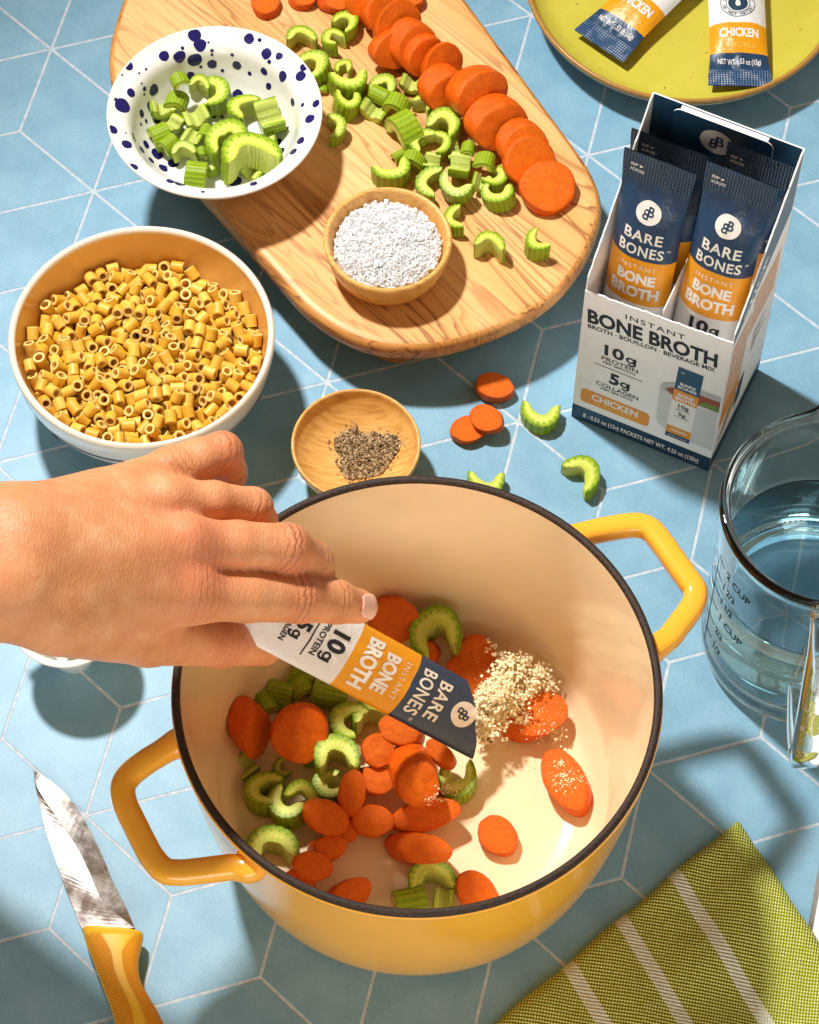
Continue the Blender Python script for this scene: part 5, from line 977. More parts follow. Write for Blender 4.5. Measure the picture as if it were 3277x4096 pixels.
M_PEACH = m_plain('peach_print', (0.74, 0.42, 0.22), 0.5); M_TAN = m_plain('printed_photo', (0.52, 0.30, 0.10), 0.5, 0.4, 0.5, 3)
sp_ = Print(lambda u, v, e: bl(BW + e, u, v))
sp_.poly(M_NAVYCARD, [(0.12, 11.75), (BD, 17.9), (BD, 13.6), (0.12, 10.9)], 0); sp_.rect(M_NAVY, 0, BD, 0, 1.15, 0); sp_.rect(M_PEACH, 0.35, 2.6, 5.1, 7.9, 1); sp_.rect(M_PEACH, 0.35, 2.6, 8.1, 10.4, 1); sp_.rect(M_PEACH, 2.8, 5.9, 8.1, 11.3, 1)
sp_.poly(M_ORANGE, [(0.35, 5.05), (2.6, 5.05), (2.6, 4.2), (1.4, 3.6), (0.35, 3.4)], 1); sp_.poly(M_TAN, [(0.5, 1.6), (1.4, 3.3), (2.4, 4.0), (2.6, 3.2), (1.6, 2.1)], 1); sp_.poly(M_NAVYCARD, [(2.4, 2.2), (3.2, 2.4), (3.4, 4.4), (2.7, 4.2)], 2)
sp_.text('STICK', 2.5, 12.6, 0.62, 3.3, M_WPRINT, 0.03, math.radians(44), 1)
for (u_, v_, s, w) in ((1.45, 9.6, '10g PROTEIN', 1.9), (1.45, 8.7, '5g COLLAGEN', 1.9), (1.45, 7.2, 'KETO', 1.5), (1.45, 6.2, 'GLUTEN FREE', 1.9), (4.3, 10.0, 'BONE BROTH', 2.6), (4.3, 9.2, 'JUST ADD WATER', 2.6)): sp_.text(s, u_, v_, 0.3, w, M_WPRINT, 0.012, 0.0, 2)
for i in range(7): sp_.rect(M_INK, 3.7, 3.9 + 1.9 * ((i * 37) % 10) / 10, 7.3 - i * 0.3, 7.38 - i * 0.3, 1)
sp_.build(box, B0, 'lettering', None, 0.006)
# packets in the box
def box_packet(label, xb, yb, xt, yt, z0, seed, xr=0.0, **kw):
    o = bl(xb, yb, z0); T = (bl(xt, yt, z0 + 17.6) - o).normalized(); U = BX.copy(); U = (U - T * U.dot(T)).normalized(); U = Matrix.Rotation(xr, 3, T) @ U; N = U.cross(T).normalized()
    return packet(label, None, o, U, T, N, seed=seed, flare=0.30, group='bone broth packets', **kw)
box_packet('front left broth packet standing in the carton', 1.92, 0.95, 1.80, 3.05, 0.25, 3, W0=3.15, thick=0.7)
box_packet('front right broth packet standing in the carton, tilted toward the right', 5.32, 0.95, 5.55, 3.1, 1.4, 4, W0=3.1, thick=0.7)
box_packet('rear left broth packet, only its embossed top visible behind', 1.8, 3.6, 1.55, 5.1, -1.05, 5, W0=3.5, thick=0.5)
box_packet('rear right broth packet with dark embossed top against the header', 5.5, 3.5, 5.68, 5.2, 0.35, 6, W0=2.85, thick=0.55)

# ------------------------------------------------------------------ measuring cup with water
CC = Vector((18.4, -6.6, 0)); cup = empty('measuring_cup', CC); tag(cup, 'clear glass measuring cup half full of water, with black cup markings', 'measuring cup')
go = smoothprof([(3.9, 0.0), (4.35, 0.12), (4.6, 0.5), (4.66, 1.1), (4.58, 1.5), (4.66, 1.9), (4.70, 4.0), (4.76, 8.0), (4.82, 11.4), (4.96, 12.1), (5.0, 12.35), (4.92, 12.6)], 5)
gi = smoothprof([(4.74, 12.62), (4.58, 12.4), (4.46, 11.8), (4.40, 8.0), (4.33, 4.0), (4.28, 2.0), (4.0, 1.2), (3.4, 0.85), (2.5, 0.72)], 5) + [(0, 0.7)]
v, f = lathe([(0, 0.25), (3.2, 0.2), (3.6, 0.05)] + go + gi, 112)
def spout(p):
    a = math.atan2(p[1], p[0]); d = (a - math.radians(84) + PI) % (2 * PI) - PI; r = math.hypot(p[0], p[1]); k = max(0, (p[2] - 10.2) / 2.4) ** 2 * math.exp(-(d / 0.16) ** 2)
    return ((r + 0.95 * k) * math.cos(a) if r > .01 else p[0], (r + 0.95 * k) * math.sin(a) if r > .01 else p[1], p[2] + 0.25 * k)
obj('glass_body', [spout(p) for p in v], f, M_GLASS, cup)
hp_ = crom([(18.15, -11.15, 11.3), (18.12, -11.9, 11.25), (18.08, -12.6, 10.5), (18.02, -13.4, 8.6), (17.98, -14.2, 6.4), (17.95, -14.75, 5.0), (17.95, -14.5, 4.2), (17.97, -13.6, 4.05), (18.0, -12.4, 4.2), (18.05, -11.2, 4.5)], 7)
v, f = sweep([Vector(p) - CC for p in hp_], 1.9, 1.0, 24, Vector((0.02, -0.7, 0.7)), 2.3); obj('handle', v, f, M_GLASSH, cup)
water = empty('water', CC); v, f = lathe([(0, 0.68), (2.5, 0.70), (3.42, 0.84), (4.02, 1.19), (4.30, 2.0), (4.35, 4.0), (4.42, 7.25), (4.42, 7.42), (4.34, 7.36), (4.1, 7.30), (0, 7.28)], 96)
bpy.data.objects.remove(water); wob = link('water', mkmesh('water', v, f, M_WATER), None, Matrix.Translation(CC)); tag(wob, 'clear water filling the glass measuring cup to just over half', 'water')
mk = Print(lambda u, v, e: CC + Vector((math.cos(u / 4.78) * (4.71 + 0.0135 * (v - 4) + e), math.sin(u / 4.78) * (4.71 + 0.0135 * (v - 4) + e), v)))
def ua(deg): return math.radians(deg) * 4.78
mk.rect(M_INK, ua(-170) - 0.045, ua(-170) + 0.045, 1.4, 9.3, 0, 1)
for i, (z, s, a0, a1) in enumerate(((9.65, '2 CUP', -157.8, -136.8), (8.42, '1 2/3', -159, -147.5), (7.1, '1 1/3', -158.7, -147.5), (5.77, '1 CUP', -157, -136.5), (4.33, '2/3', -159, -151.5), (2.95, '1/3', -158, -151))):
    mk.rect(M_INK, ua(-170), ua(-161), z - 0.05, z + 0.05, 0, 8); mk.text(s, (ua(a0) + ua(a1)) / 2, z, 0.5, ua(a1) - ua(a0), M_INK, 0.028)
    mk.rect(M_INK, ua(-176), ua(-170), z - 0.48, z - 0.39, 0, 6); mk.rect(M_INK, ua(-184), ua(-179), z - 0.22, z - 0.13, 0, 6)
mk.build(cup, CC, 'lettering', 0.35, 0.004)
# ------------------------------------------------------------------ knife
KN = K2(640, 700, 0.5); knife = empty('paring_knife', KN); tag(knife, 'small kitchen knife with scratched steel blade and orange yellow handle', 'knife')
def m_steel():
    t = NT('scratched_steel', (0.62, 0.61, 0.60), 0.28, 0.5, 1.0); co = t.co('Object', (1, 1, 1), (0, 0, math.radians(-62))); m2 = t.n('ShaderNodeMapping'); m2.inputs['Scale'].default_value = (9, 0.7, 1); t.l(co, m2.inputs[0])
    n = t.noise(m2.outputs[0], 3.0, 5, 0.7); sm = t.noise(t.co(), 0.9, 5, 0.65); t.color(t.mix(n, (0.30, 0.27, 0.25), (0.60, 0.57, 0.54)))
    t.rough(t.ramp(sm, [(0.38, (0.20,) * 3), (0.62, (0.36,) * 3)])); t.bump(n, 0.12, 0.02); return t.m
M_STEEL = m_steel(); M_KH = m_plain('orange_handle', (0.78, 0.36, 0.018), 0.42); M_KH2 = m_plain('yellow_handle_inlay', (0.84, 0.47, 0.03), 0.4)
edge = [(235, -20, .30), (243, 80, .31), (285, 250, .33), (330, 430, .36), (385, 600, .35), (440, 760, .31), (505, 920, .28), (568, 1082, .30)]
ridge = [(237, -20, .36), (256, 90, .37), (390, 300, .43), (525, 500, .47), (615, 680, .50), (690, 850, .53), (800, 960, .58), (930, 1062, .66)]
spine = [(239, -20, .33), (300, 12, .30), (455, 140, .27), (590, 330, .27), (695, 540, .29), (780, 740, .33), (870, 920, .42), (948, 1105, .60)]
def blade(rows, dz):
    return [[K2(x, y, z + dz) - KN for x, y, z in crom(r, 5)] for r in rows]
top = blade((edge, ridge, spine), 0.0); bot = [[p - Vector((0, 0, 0.10)) for p in top[0]], [p - Vector((0, 0, 0.16)) for p in top[2]]]
V = []; Fs = []; allr = [top[0], top[1], top[2], bot[1], bot[0]]
n = len(top[0])
for r in allr: V += r
for k in range(5):
    k2 = (k + 1) % 5
    for i in range(n - 1): Fs.append((k * n + i, k2 * n + i, k2 * n + i + 1, k * n + i + 1))
obj('blade', V, Fs, M_STEEL, knife, False)
hl = [(566, 1075), (590, 1160), (640, 1290), (690, 1420), (735, 1540), (772, 1640), (795, 1750), (800, 1900), (790, 2050)]; hr = [(990, 1108), (985, 1160), (957, 1290), (968, 1420), (1030, 1540), (1090, 1640), (1140, 1750), (1190, 1900), (1220, 2050)]
V = []; Fs = []; mi = []; ns = 18; hm = len(hl)
cl = crom(hl, 5); cr = crom(hr, 5)
for i, (a, b) in enumerate(zip(cl, cr)):
    A = K2(a[0], a[1], 0.9); Bp = K2(b[0], b[1], 0.9); hh = 0.62 + (0.10 if i < 3 else 0)
    for k in range(ns):
        th = 2 * PI * k / ns; x = math.copysign(abs(math.cos(th)) ** 0.75, math.cos(th)); z = math.copysign(abs(math.sin(th)) ** 0.75, math.sin(th))
        V.append((A + Bp) / 2 + (Bp - A) / 2 * x + Vector((0, 0, -0.05 + hh * z)) - KN)
for i in range(len(cl) - 1):
    for k in range(ns): Fs.append((i * ns + k, i * ns + (k + 1) % ns, (i + 1) * ns + (k + 1) % ns, (i + 1) * ns + k))
Fs += [tuple(range(ns)), tuple(range((len(cl) - 1) * ns, len(cl) * ns))[::-1]]
obj('handle', V, Fs, M_KH2, knife, True, sharp=60)
def m_grip():
    t = NT('ribbed_orange_grip', (0.72, 0.30, 0.012), 0.55, 0.3); sep = t.n('ShaderNodeSeparateXYZ'); t.l(t.co(), sep.inputs[0]); h = t.math('SINE', t.math('MULTIPLY', t.math('ADD', sep.outputs[0], t.math('MULTIPLY', sep.outputs[1], 2.2)), 28.0))
    t.color(t.mix(t.step(h, -.3, .6), (0.64, 0.235, 0.008), (0.76, 0.34, 0.016))); t.bump(h, 0.4, 0.04); return t.m
M_GRIP = m_grip()
for lf, L0, R0 in ((0, (0.03, 0.46), None), (1, (0.66, 0.97), None)):
    V = []; Fs = []; nn = 8; rows = range(4, len(cl)); cnt = 0
    for i in rows:
        a, b = cl[i], cr[i]; A = K2(a[0], a[1], 0.9); Bp = K2(b[0], b[1], 0.9); e = min(1, (i - 4) / 5.0); x0, x1 = L0
        if lf == 0: x1 = x0 + (x1 - x0) * (0.62 + 0.38 * e) * (1.0 - 0.25 * i / len(cl))
        else: x0 = x1 - (x1 - x0) * (0.35 + 0.65 * e)
        for k in range(nn):
            x = -1 + 2 * (x0 + (x1 - x0) * k / (nn - 1)); c = min(1, abs(x)) ** (1 / 0.75); z = max(0, 1 - c * c) ** 0.375; hh = 0.66
            V.append((A + Bp) / 2 + (Bp - A) / 2 * x * 1.012 + Vector((0, 0, -0.03 + hh * z)) - KN)
        cnt += 1
    for i in range(cnt - 1):
        for k in range(nn - 1): Fs.append((i * nn + k, i * nn + k + 1, (i + 1) * nn + k + 1, (i + 1) * nn + k))
    obj('grip', V, Fs, M_GRIP, knife)
# ------------------------------------------------------------------ napkin
NP = Vector((15.197, -15.801, 0)); nl = (Vector((4.191, -25.739, 0)) - NP).normalized(); nr = (Vector((18.531, -21.809, 0)) - NP).normalized()
V = []; Fs = []; UVs = []; nu_, nv_ = 150, 110; LU, LV = 19.0, 14.0
def napz(u, v):
    e = min(u, v); r = 0.42 * (1 - math.exp(-e / 0.18)); w = 0.30 * math.sin(0.85 * (v - 3.0) + 0.25 * u) * math.exp(-((u - 3.2) / 3.2) ** 2) * min(1, v / 2.0) + 0.20 * math.sin(0.6 * u + 0.35 * v + 1.0) * min(1, e / 2.5) + 0.22 * mnoise.noise(Vector((u * 0.35, v * 0.4, 4.0))) * min(1, e / 1.0)
    return 0.10 + r + max(-0.3, w) + 0.02 * mnoise.noise(Vector((u * 1.6, v * 1.6, 9)))
for i in range(nu_ + 1):
    for j in range(nv_ + 1):
        u, v = LU * (i / nu_) ** 1.15, LV * (j / nv_) ** 1.15; wv = 0.05 * math.sin(u * 1.3) * math.exp(-v) + 0.10 * math.exp(-(u + v) * 3.0) + 0.025 * mnoise.noise(Vector((u * 3.0, 0, 1))) * math.exp(-v * 2), 0.04 * math.sin(v * 1.7) * math.exp(-u) + 0.10 * math.exp(-(u + v) * 3.0) + 0.025 * mnoise.noise(Vector((v * 3.0, 5, 1))) * math.exp(-u * 2)
        p = nl * (u + wv[1]) + nr * (v + wv[0]); V.append((p.x, p.y, napz(u, v))); UVs.append((u, v))
n0 = len(V)
for i in range(nu_):
    for j in range(nv_): a = i * (nv_ + 1) + j; Fs.append((a, a + nv_ + 1, a + nv_ + 2, a + 1))
brd = [i * (nv_ + 1) for i in range(nu_, -1, -1)] + [j for j in range(1, nv_ + 1)]
low = []
for b in brd: low.append(len(V)); V.append((V[b][0], V[b][1], 0.02)); UVs.append(UVs[b])
for k in range(len(brd) - 1): Fs.append((brd[k], brd[k + 1], low[k + 1], low[k]))
me = mkmesh('napkin', V, Fs, M_CLOTH); uvl = me.uv_layers.new(name='UVMap'); idx = np.zeros(len(me.loops), dtype=np.int32); me.loops.foreach_get('vertex_index', idx); uvl.data.foreach_set('uv', np.array(UVs, dtype=np.float32)[idx].ravel())
tag(link('napkin', me, None, Matrix.Translation(NP)), 'olive green woven napkin with three white stripes, folded at the corner', 'napkin')
# ------------------------------------------------------------------ held packet
Q1, Q2, Q3 = F(767, 1313, 10.3), F(693, 1441, 9.8), F(887, 1379, 7.5)
hT = (Q3 - Q1) / 3.0; hU = (Q2 - Q1) / 3.05; hN = hU.cross(hT).normalized(); hO = (Q1 + Q2) / 2 - hT * 9.1
held = packet('torn open broth packet held in the fingers, pouring powder into the pot', None, hO, hU, hT, hN, seed=8, W0=3.05, flare=0.0, thick=0.30, tmax=lambda u: 12.1 + 3.55 + 1.05 * (u / 1.5), upper=False, lower=False,
              waist=lambda t: -1.1 * max(0, (5.5 - t) / 5.5), fat=lambda t: 0.35 + 1.0 * max(0, min(1, (t - 6) / 7.0)))
HPACK = lambda u, t, n: hO + hU * u + hT * t + hN * n

# ------------------------------------------------------------------ hand and forearm: one distance field, one surface
def sm(a, b, k):
    h = np.clip(0.5 + 0.5 * (b - a) / k, 0, 1); return b * (1 - h) + a * h - k * h * (1 - h)
def cone(X, a, b, r1, r2):
    a = np.array(a); b = np.array(b); ba = b - a; l2 = ba @ ba; h = np.clip(((X - a) @ ba) / l2, 0, 1)
    return np.linalg.norm(X - a - h[..., None] * ba, axis=-1) - 0.965 * (r1 + (r2 - r1) * h)
def ell(X, c, r):
    q = (X - np.array(c)) / np.array(r); k = np.linalg.norm(q, axis=-1); return (k - 1) * min(r)
def fp_(x, y, z): return np.array(F(x, y, z))
WR = [fp_(20, 1128, 23.3), fp_(20, 1238, 22.9)]
AR = [fp_(-650, 1120, 13.6), fp_(-650, 1265, 13.2)]
MCP = dict(i=fp_(400, 1246, 19.5), m=fp_(392, 1150, 20.5), r=fp_(352, 1062, 20.3), p=fp_(362, 1000, 19.3))
FING = dict(
    i=[(fp_(400, 1248, 19.5), 1.18), (fp_(520, 1256, 18.3), 1.08), (fp_(628, 1260, 16.9), 1.04), (fp_(708, 1268, 15.5), 0.92), (fp_(756, 1277, 14.5), 0.76)],
    m=[(fp_(392, 1150, 20.5), 1.14), (fp_(500, 1148, 19.6), 1.02), (fp_(604, 1155, 18.5), 1.03), (fp_(658, 1186, 16.5), 0.92), (fp_(672, 1228, 14.5), 0.78)],
    r=[(fp_(352, 1062, 20.3), 1.06), (fp_(450, 1056, 19.7), 0.86), (fp_(533, 1070, 18.5), 0.84), (fp_(548, 1100, 16.5), 0.76), (fp_(500, 1150, 14.9), 0.68)],
    p=[(fp_(362, 1000, 19.3), 1.02), (fp_(420, 968, 19.3), 0.92), (fp_(468, 954, 18.9), 0.88), (fp_(482, 996, 17.2), 0.78), (fp_(430, 1050, 15.9), 0.70)])
THUMB = [(fp_(120, 1290, 21.7), 1.75), (fp_(310, 1335, 17.2), 1.32), (fp_(460, 1352, 13.9), 1.02), (fp_(556, 1364, 11.4), 0.80)]
def hand_sdf(X):
    d = sm(cone(X, AR[0], WR[0], 3.2, 2.0), cone(X, AR[1], WR[1], 3.2, 2.05), 1.2)
    for k, (w, r0) in dict(i=((40, 1232, 22.7), 1.9), m=((40, 1190, 23.2), 1.9), r=((40, 1150, 23.3), 1.85), p=((40, 1120, 22.9), 1.75)).items():
        d = sm(d, cone(X, fp_(*w), MCP[k], r0, dict(i=1.22, m=1.18, r=1.10, p=1.05)[k]), 0.9)
    d = sm(d, cone(X, fp_(150, 1180, 21.5), fp_(340, 1150, 18.7), 1.9, 1.5), 1.0)             # fleshy palm
    for k, r in dict(i=0.66, m=0.66, r=0.56, p=0.55).items(): d = sm(d, np.linalg.norm(X - (MCP[k] + np.array((0.05, 0.1, 0.62))), axis=-1) - r, 0.7)   # knuckles
    for p, q, w in (('i', 'm', .20), ('m', 'r', .20), ('r', 'p', .18)):                               # hollows between the knuckles
        c = (MCP[p] + MCP[q]) / 2 + np.array((0.25, 0.15, 0.85)); b = c + np.array((-2.3, 0.2, 0.9)); ba = b - c; tt = np.clip(((X - c) @ ba) / (ba @ ba), 0, 1); dd = np.sum((X - c - tt[..., None] * ba) ** 2, -1); d = d + w * (1 - 0.55 * tt) * np.exp(-dd / 0.32)
    th = None
    for (a, ra), (b, rb) in zip(THUMB, THUMB[1:]):
        c = cone(X, a, b, ra, rb); th = c if th is None else sm(th, c, 0.35)
    th = sm(th, ell(X, fp_(468, 1347, 13.9), (1.05, 1.05, 0.98)), 0.4)
    d = sm(d, th, 0.85)
    d = sm(d, cone(X, fp_(250, 1300, 19.5), fp_(395, 1275, 18.3), 1.2, 0.7), 0.8)               # web of the thumb
    out = d.copy()
    for k, js in FING.items():
        fd = None
        for (a, ra), (b, rb) in zip(js, js[1:]):
            c = cone(X, a, b, ra, rb); fd = c if fd is None else sm(fd, c, 0.22)
        for n_, (p, r) in enumerate(js[2:4]): fd = sm(fd, np.linalg.norm(X - (p + np.array((0, 0, 0.22))), axis=-1) - (r - 0.16), 0.3)
        out = sm(out, sm(d, fd, 0.62), 0.035)
    return out
def surface_nets(fn, lo, hi, h):
    n = [int(math.ceil((hi[i] - lo[i]) / h)) + 1 for i in range(3)]
    ax = [lo[i] + h * np.arange(n[i]) for i in range(3)]; D = np.empty(n)
    for i0 in range(0, n[0], 16):
        g = np.stack(np.meshgrid(ax[0][i0:i0 + 16], ax[1], ax[2], indexing='ij'), -1); D[i0:i0 + 16] = fn(g)
    s = D < 0; c = [n[i] - 1 for i in range(3)]; acc = np.zeros(c + [3]); cnt = np.zeros(c)
    corner = [(i, j, k) for i in (0, 1) for j in (0, 1) for k in (0, 1)]
    cut = lambda o: tuple(slice(o[a], o[a] + c[a]) for a in range(3))
    for a in corner:
        for b in corner:
            if sum(b[i] - a[i] for i in range(3)) != 1 or any(b[i] < a[i] for i in range(3)): continue
            A, B = D[cut(a)], D[cut(b)]; m = (A < 0) != (B < 0); t = np.where(m, A / np.where(m, A - B, 1), 0)
            for q in range(3): acc[..., q] += np.where(m, a[q] + (b[q] - a[q]) * t, 0)
            cnt += m
    act = cnt > 0; idx = -np.ones(c, dtype=np.int64); idx[act] = np.arange(act.sum()); pos = np.argwhere(act)
    V = np.array(lo) + h * (pos + acc[act] / cnt[act][:, None]); Fs = []
    for q in range(3):
        e1, e2 = (q + 1) % 3, (q + 2) % 3; sl = [slice(1, n[i] - 1) for i in range(3)]; sl[q] = slice(0, n[q] - 1); s0 = s[tuple(sl)]; sl2 = list(sl); sl2[q] = slice(1, n[q]); s1 = s[tuple(sl2)]
        P = np.argwhere(s0 != s1); base = P.copy(); base[:, e1] += 1; base[:, e2] += 1; flip = s0[tuple(P.T)]
        def gi(o1, o2):
            b = base.copy(); b[:, e1] -= o1; b[:, e2] -= o2; return idx[tuple(b.T)]
        quad = np.stack([gi(1, 1), gi(0, 1), gi(0, 0), gi(1, 0)], 1); quad[~flip] = quad[~flip][:, ::-1]; Fs.append(quad)
    return V, np.concatenate(Fs)
lo = np.array((-37.0, -21.5, 6.5)); hi = np.array((0.2, 1.0, 30.0))
pts_ = np.array([p for js in FING.values() for p, _ in js] + [p for p, _ in THUMB] + WR + AR); lo = pts_.min(0) - 3.2; hi = pts_.max(0) + 3.2
HV, HF = surface_nets(hand_sdf, lo, hi, 0.14)
def near(p, s): return np.exp(-np.sum((HV - p) ** 2, 1) / (2 * s * s))
red = np.clip(near(FING['i'][2][0], .8) * .7 + near(FING['m'][2][0], .8) * .8 + near(FING['r'][2][0], .6) * .7 + near(FING['p'][2][0], .8) * .9 + near(MCP['m'], 1.3) * .7 + near(MCP['i'], 1.2) * .5 + near(FING['i'][4][0], .7) * .6 + near(FING['r'][3][0], .6) * .8 + near(THUMB[2][0], 1.2) * .5, 0, 1)
wr = np.zeros(len(HV)); wm = np.zeros(len(HV))
def crease(p, axis, sx, sr, amp):
    ax = np.array(axis) / np.linalg.norm(axis); t = (HV - p) @ ax; q = HV - p - t[:, None] * ax; m = np.exp(-(t / sx) ** 2) * np.exp(-(np.linalg.norm(q, axis=1) / sr) ** 4) * amp; k = m > wm; wr[k] = t[k]; wm[:] = np.maximum(wm, m)
for k in 'imrp':
    js = FING[k]; crease(js[2][0] + np.array((0, -.1, .5)), js[3][0] - js[1][0], 0.42, 1.35, 1.0 if k in 'im' else 0.6); crease(js[3][0] + np.array((0, -.1, .4)), js[4][0] - js[2][0], 0.26, 1.1, 0.7)
crease(MCP['i'] + np.array((0.5, 0.2, 0.4)), FING['i'][1][0] - MCP['i'], 0.9, 1.9, 0.38); crease(MCP['m'], FING['m'][1][0] - MCP['m'], 0.8, 1.7, 0.3); crease(THUMB[2][0], THUMB[3][0] - THUMB[1][0], 0.7, 1.5, 0.5); crease(MCP['p'] + np.array((0.4, 0, 0.3)), FING['p'][1][0] - MCP['p'], 0.7, 1.6, 0.4)
HC = Vector(tuple(HV.mean(0))); hand = obj('person', HV - np.array(HC), HF, M_SKIN, None, True, None, {'red': red, 'wr': wr, 'wm': wm}, None, Matrix.Translation(HC))
tag(hand, 'left hand and forearm reaching in from the left, pinching the torn packet', 'person')
smo = hand.modifiers.new('smooth', 'SMOOTH'); smo.factor = 0.5; smo.iterations = 3
# fingernail of the index finger
def m_nail():
    t = NT('fingernail', (0.80, 0.50, 0.40), 0.22, 0.5); t.set('Coat Weight', 0.3); e = t.attr('tip'); t.color(t.mix(e, (0.78, 0.44, 0.33), (0.88, 0.74, 0.64))); t.sss(0.1, 0.2); return t.m
def nail(a, b, r, along, wid, length, name, lean):
    A = (b - a) / np.linalg.norm(b - a); up = np.array((0.0, -0.5, 0.866)) * 0.6 + np.array(lean); up -= A * (up @ A); up /= np.linalg.norm(up); sd = np.cross(A, up); V = []; tip = []; nx, ny = 11, 11
    P = np.zeros((nx, ny, 3))
    for i in range(nx):
        for j in range(ny):
            x = -1 + 2 * i / (nx - 1); y = j / (ny - 1); w = wid * (1 - 0.16 * (1 - y) ** 2) ; cx = x * w / 2 * (math.sqrt(max(0, 1 - ((y - .62) / .40) ** 2)) if y > .62 else math.sqrt(max(0, 1 - ((.30 - y) / .42) ** 2)) if y < .30 else 1)
            P[i, j] = b + A * (along + (y - 0.5) * length) + sd * cx + up * 1.6; tip.append(max(0, (y - 0.84) / 0.16))
    for _ in range(40):
        dd = hand_sdf(P); P -= up * np.maximum(dd, 0)[..., None] * 0.7
    P += up * 0.012
    for j in range(ny):                                    # even out the plate along its length
        pass
    V = P.reshape(-1, 3); Fs = [(i * ny + j, (i + 1) * ny + j, (i + 1) * ny + j + 1, i * ny + j + 1) for i in range(nx - 1) for j in range(ny - 1)]
    o = obj(name, V - np.array(HC), Fs, m_nail(), hand, True, None, {'tip': tip}); s = o.modifiers.new('t', 'SOLIDIFY'); s.thickness = 0.05; s.offset = 1; return o
nail(FING['i'][3][0], FING['i'][4][0], .7, -0.05, 1.06, 1.25, 'fingernail', (0.1, -0.1, 0.4))

# ------------------------------------------------------------------ broth powder, herb flecks
def m_powder():
    t = NT('broth_powder', (0.86, 0.70, 0.40), 0.85, 0.2); oi = t.noise(t.co(), 3.0, 3); t.color(t.mix(oi, (0.88, 0.70, 0.38), (0.97, 0.88, 0.64))); return t.m
def lump(rg, c, s, sub=1):
    sub = max(sub, 1)
    bm = bmesh.new(); bmesh.ops.create_icosphere(bm, subdivisions=sub, radius=1.0); o = rg.random() * 90; V = []
    for v in bm.verts: k = 1 + 0.85 * mnoise.noise(v.co * 1.5 + Vector((o, 0, 0))); V.append((c[0] + v.co.x * s * k * rg.uniform(.9, 1.1), c[1] + v.co.y * s * k, c[2] + v.co.z * s * k * 0.8))
    bm.verts.index_update(); Fs = [tuple(v.index for v in f.verts) for f in bm.faces]; bm.free(); return V, Fs
rg = random.Random(21); parts = []
clouds = [((640, 640), (70, 70), 420, 3.6), ((560, 800), (55, 110), 420, 3.0), ((700, 560), (70, 60), 280, 3.7), ((760, 700), (70, 75), 330, 3.0), ((830, 760), (60, 70), 190, 2.4), ((520, 960), (32, 70), 120, 2.2), ((590, 890), (55, 60), 150, 2.4), ((760, 340), (38, 32), 110, 3.6), ((860, 440), (45, 40), 110, 3.4), ((910, 330), (32, 22), 75, 3.5), ((1000, 540), (45, 35), 100, 3.0), ((1030, 430), (40, 25), 65, 3.2), ((1150, 560), (32, 30), 55, 2.6), ((1060, 690), (38, 25), 80, 2.2), ((940, 660), (32, 32), 60, 2.5), ((1000, 800), (150, 130), 160, 1.95), ((850, 600), (170, 140), 170, 2.6), ((1100, 1000), (120, 60), 60, 1.1), ((700, 250), (90, 60), 60, 3.2)]
for (cx, cy), (sx, sy), n_, z in clouds:
    for _ in range(max(3, n_ // 7)):
        x, y = rg.gauss(cx, sx), rg.gauss(cy, sy)
        if x < 470: x = 470 + abs(rg.gauss(0, 26))
        e = math.exp(-(((x - cx) / sx) ** 2 + ((y - cy) / sy) ** 2) / 2); c = P7(x, y, z + 0.45 * e * rg.random() - 0.08); cs = rg.choice((0.06, 0.10, 0.15, 0.20))
        for _k in range(int(5 + cs * 75)):
            p = c + Vector((rg.gauss(0, cs), rg.gauss(0, cs), rg.gauss(0, cs * 0.6))); parts.append(lump(rg, p, rg.choice((0.02, 0.03, 0.045, 0.06, 0.085)), 1))
    for _ in range(n_ // 3): parts.append(lump(rg, P7(max(466, rg.gauss(cx, sx * 1.25)), rg.gauss(cy, sy * 1.25), z - 0.1), rg.choice((0.012, 0.016, 0.022)), 0))
from mathutils.bvhtree import BVHTree
bpy.context.view_layer.update(); bv, bf = [], []
for o in S.objects:                                        # what the powder settles on
    if o.type == 'MESH' and (o.get('group') in (gP, gQ) or o.name.startswith('interior')):
        k = len(bv); bv += [o.matrix_world @ v.co for v in o.data.vertices]; bf += [tuple(k + i for i in p.vertices) for p in o.data.polygons]
TREE = BVHTree.FromPolygons(bv, bf)
def settle(x, y):
    d = (P7(x, y, 0) - CAM).normalized(); h = TREE.ray_cast(CAM, d); return h[0] - d * 0.01 if h[0] is not None else P7(x, y, 1.05)
for (cx, cy), (sx, sy), n_ in [((1290, 1410), (75, 66), 170), ((1245, 1270), (26, 26), 40), ((1480, 1415), (34, 18), 34), ((180, 1500), (45, 22), 80), ((130, 1575), (40, 26), 60), ((60, 1610), (50, 20), 34), ((250, 1490), (60, 44), 50), ((1000, 800), (170, 120), 150), ((1120, 1010), (110, 50), 60), ((560, 1130), (90, 70), 60), ((900, 480), (170, 120), 90), ((700, 1300), (190, 120), 40), ((1250, 1000), (60, 60), 20)]:
    for _ in range(n_):
        x, y = rg.gauss(cx, sx), rg.gauss(cy, sy)
        if x > 480 or y > 1350: parts.append(lump(rg, settle(x, y), rg.choice((0.012, 0.016, 0.022, 0.03, 0.045)), 1))
V, f = join(parts); tag(obj('broth_powder', V, f, m_powder(), None, False), 'pale tan broth powder clumps spilling from the torn packet onto the carrots', 'powder', None, 'stuff')
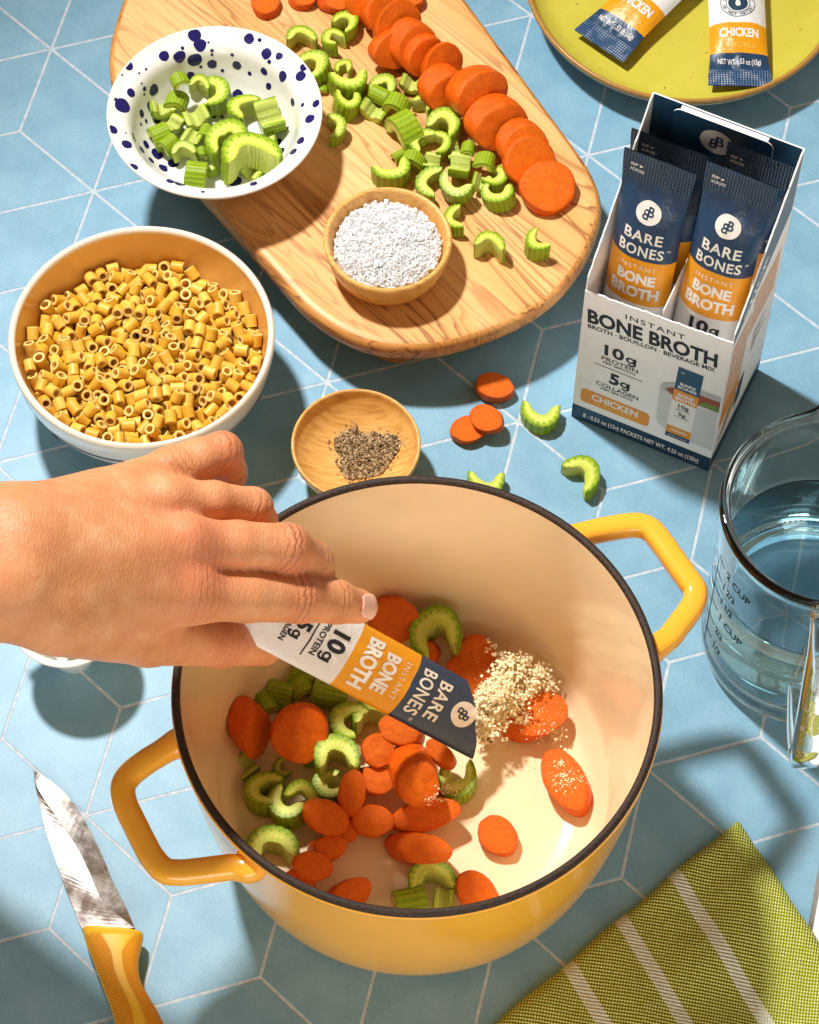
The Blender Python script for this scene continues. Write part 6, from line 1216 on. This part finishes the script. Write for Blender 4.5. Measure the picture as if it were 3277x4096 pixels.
M_FLECK = m_plain('dried_herb', (0.16, 0.12, 0.025), 0.8, 0.2, 0.5, 5.0)
for i, (x, y, s, z) in enumerate([(685, 545, .16, 2.6), (745, 700, .17, 2.5), (1050, 760, .20, 2.1), (655, 915, .12, 2.1), (560, 1060, .20, 1.4)]):
    v, f = lump(rg, (0, 0, 0), s, 2); o = obj('herb_fleck', v, f, M_FLECK, None, True, None, None, None, Matrix.Translation(P7(x, y, z)) @ Matrix.Rotation(rg.random() * 6, 4, 'Z') @ Matrix.Diagonal((1.3, 0.7, 0.5, 1)))
    tag(o, ['dried herb fleck on the upper powder heap', 'dried herb fleck in the middle of the powder heap', 'greenish herb fleck on the dusted carrot slice', 'small brown herb fleck at the lower powder edge', 'brown herb fleck lowest, just under the packet mouth'][i], 'herb fleck', 'dried herb flecks in the powder')
# parsley in the small bowl
M_LEAF = m_plain('parsley_leaf', (0.06, 0.17, 0.015), 0.5, 0.4, 0.3, 3.0); V = []; Fs = []
for k in range(26):
    a = rg.random() * 6.28; r = 1.7 * math.sqrt(rg.random()); c = Vector((WB.x + r * math.cos(a), WB.y + r * math.sin(a), 2.2 + rg.random() * 1.0))
    if k < 7: c = Vector((WB.x - 1.5 - 0.18 * k, WB.y + 0.9 + rg.uniform(-.3, .4), 3.6 + 0.12 * k))
    R_ = Matrix.Rotation(rg.random() * 6.28, 3, 'Z') @ Matrix.Rotation(rg.uniform(-.7, .7), 3, 'X'); n = 15; off = len(V); V.append(c + R_ @ Vector((0, 0, 0.08)))
    for i in range(n): t = 2 * PI * i / n; q = 0.42 * (0.7 + 0.3 * math.cos(5 * t)) * (1 + 0.15 * math.cos(15 * t)); V.append(c + R_ @ Vector((q * math.cos(t), q * math.sin(t), 0.06 * math.sin(3 * t))))
    Fs += [(off, off + 1 + i, off + 1 + (i + 1) % n) for i in range(n)]
po_ = obj('parsley', V, Fs, M_LEAF, None, True); tag(po_, 'curly parsley leaves in the small white bowl under the hand', 'parsley', None, 'stuff')
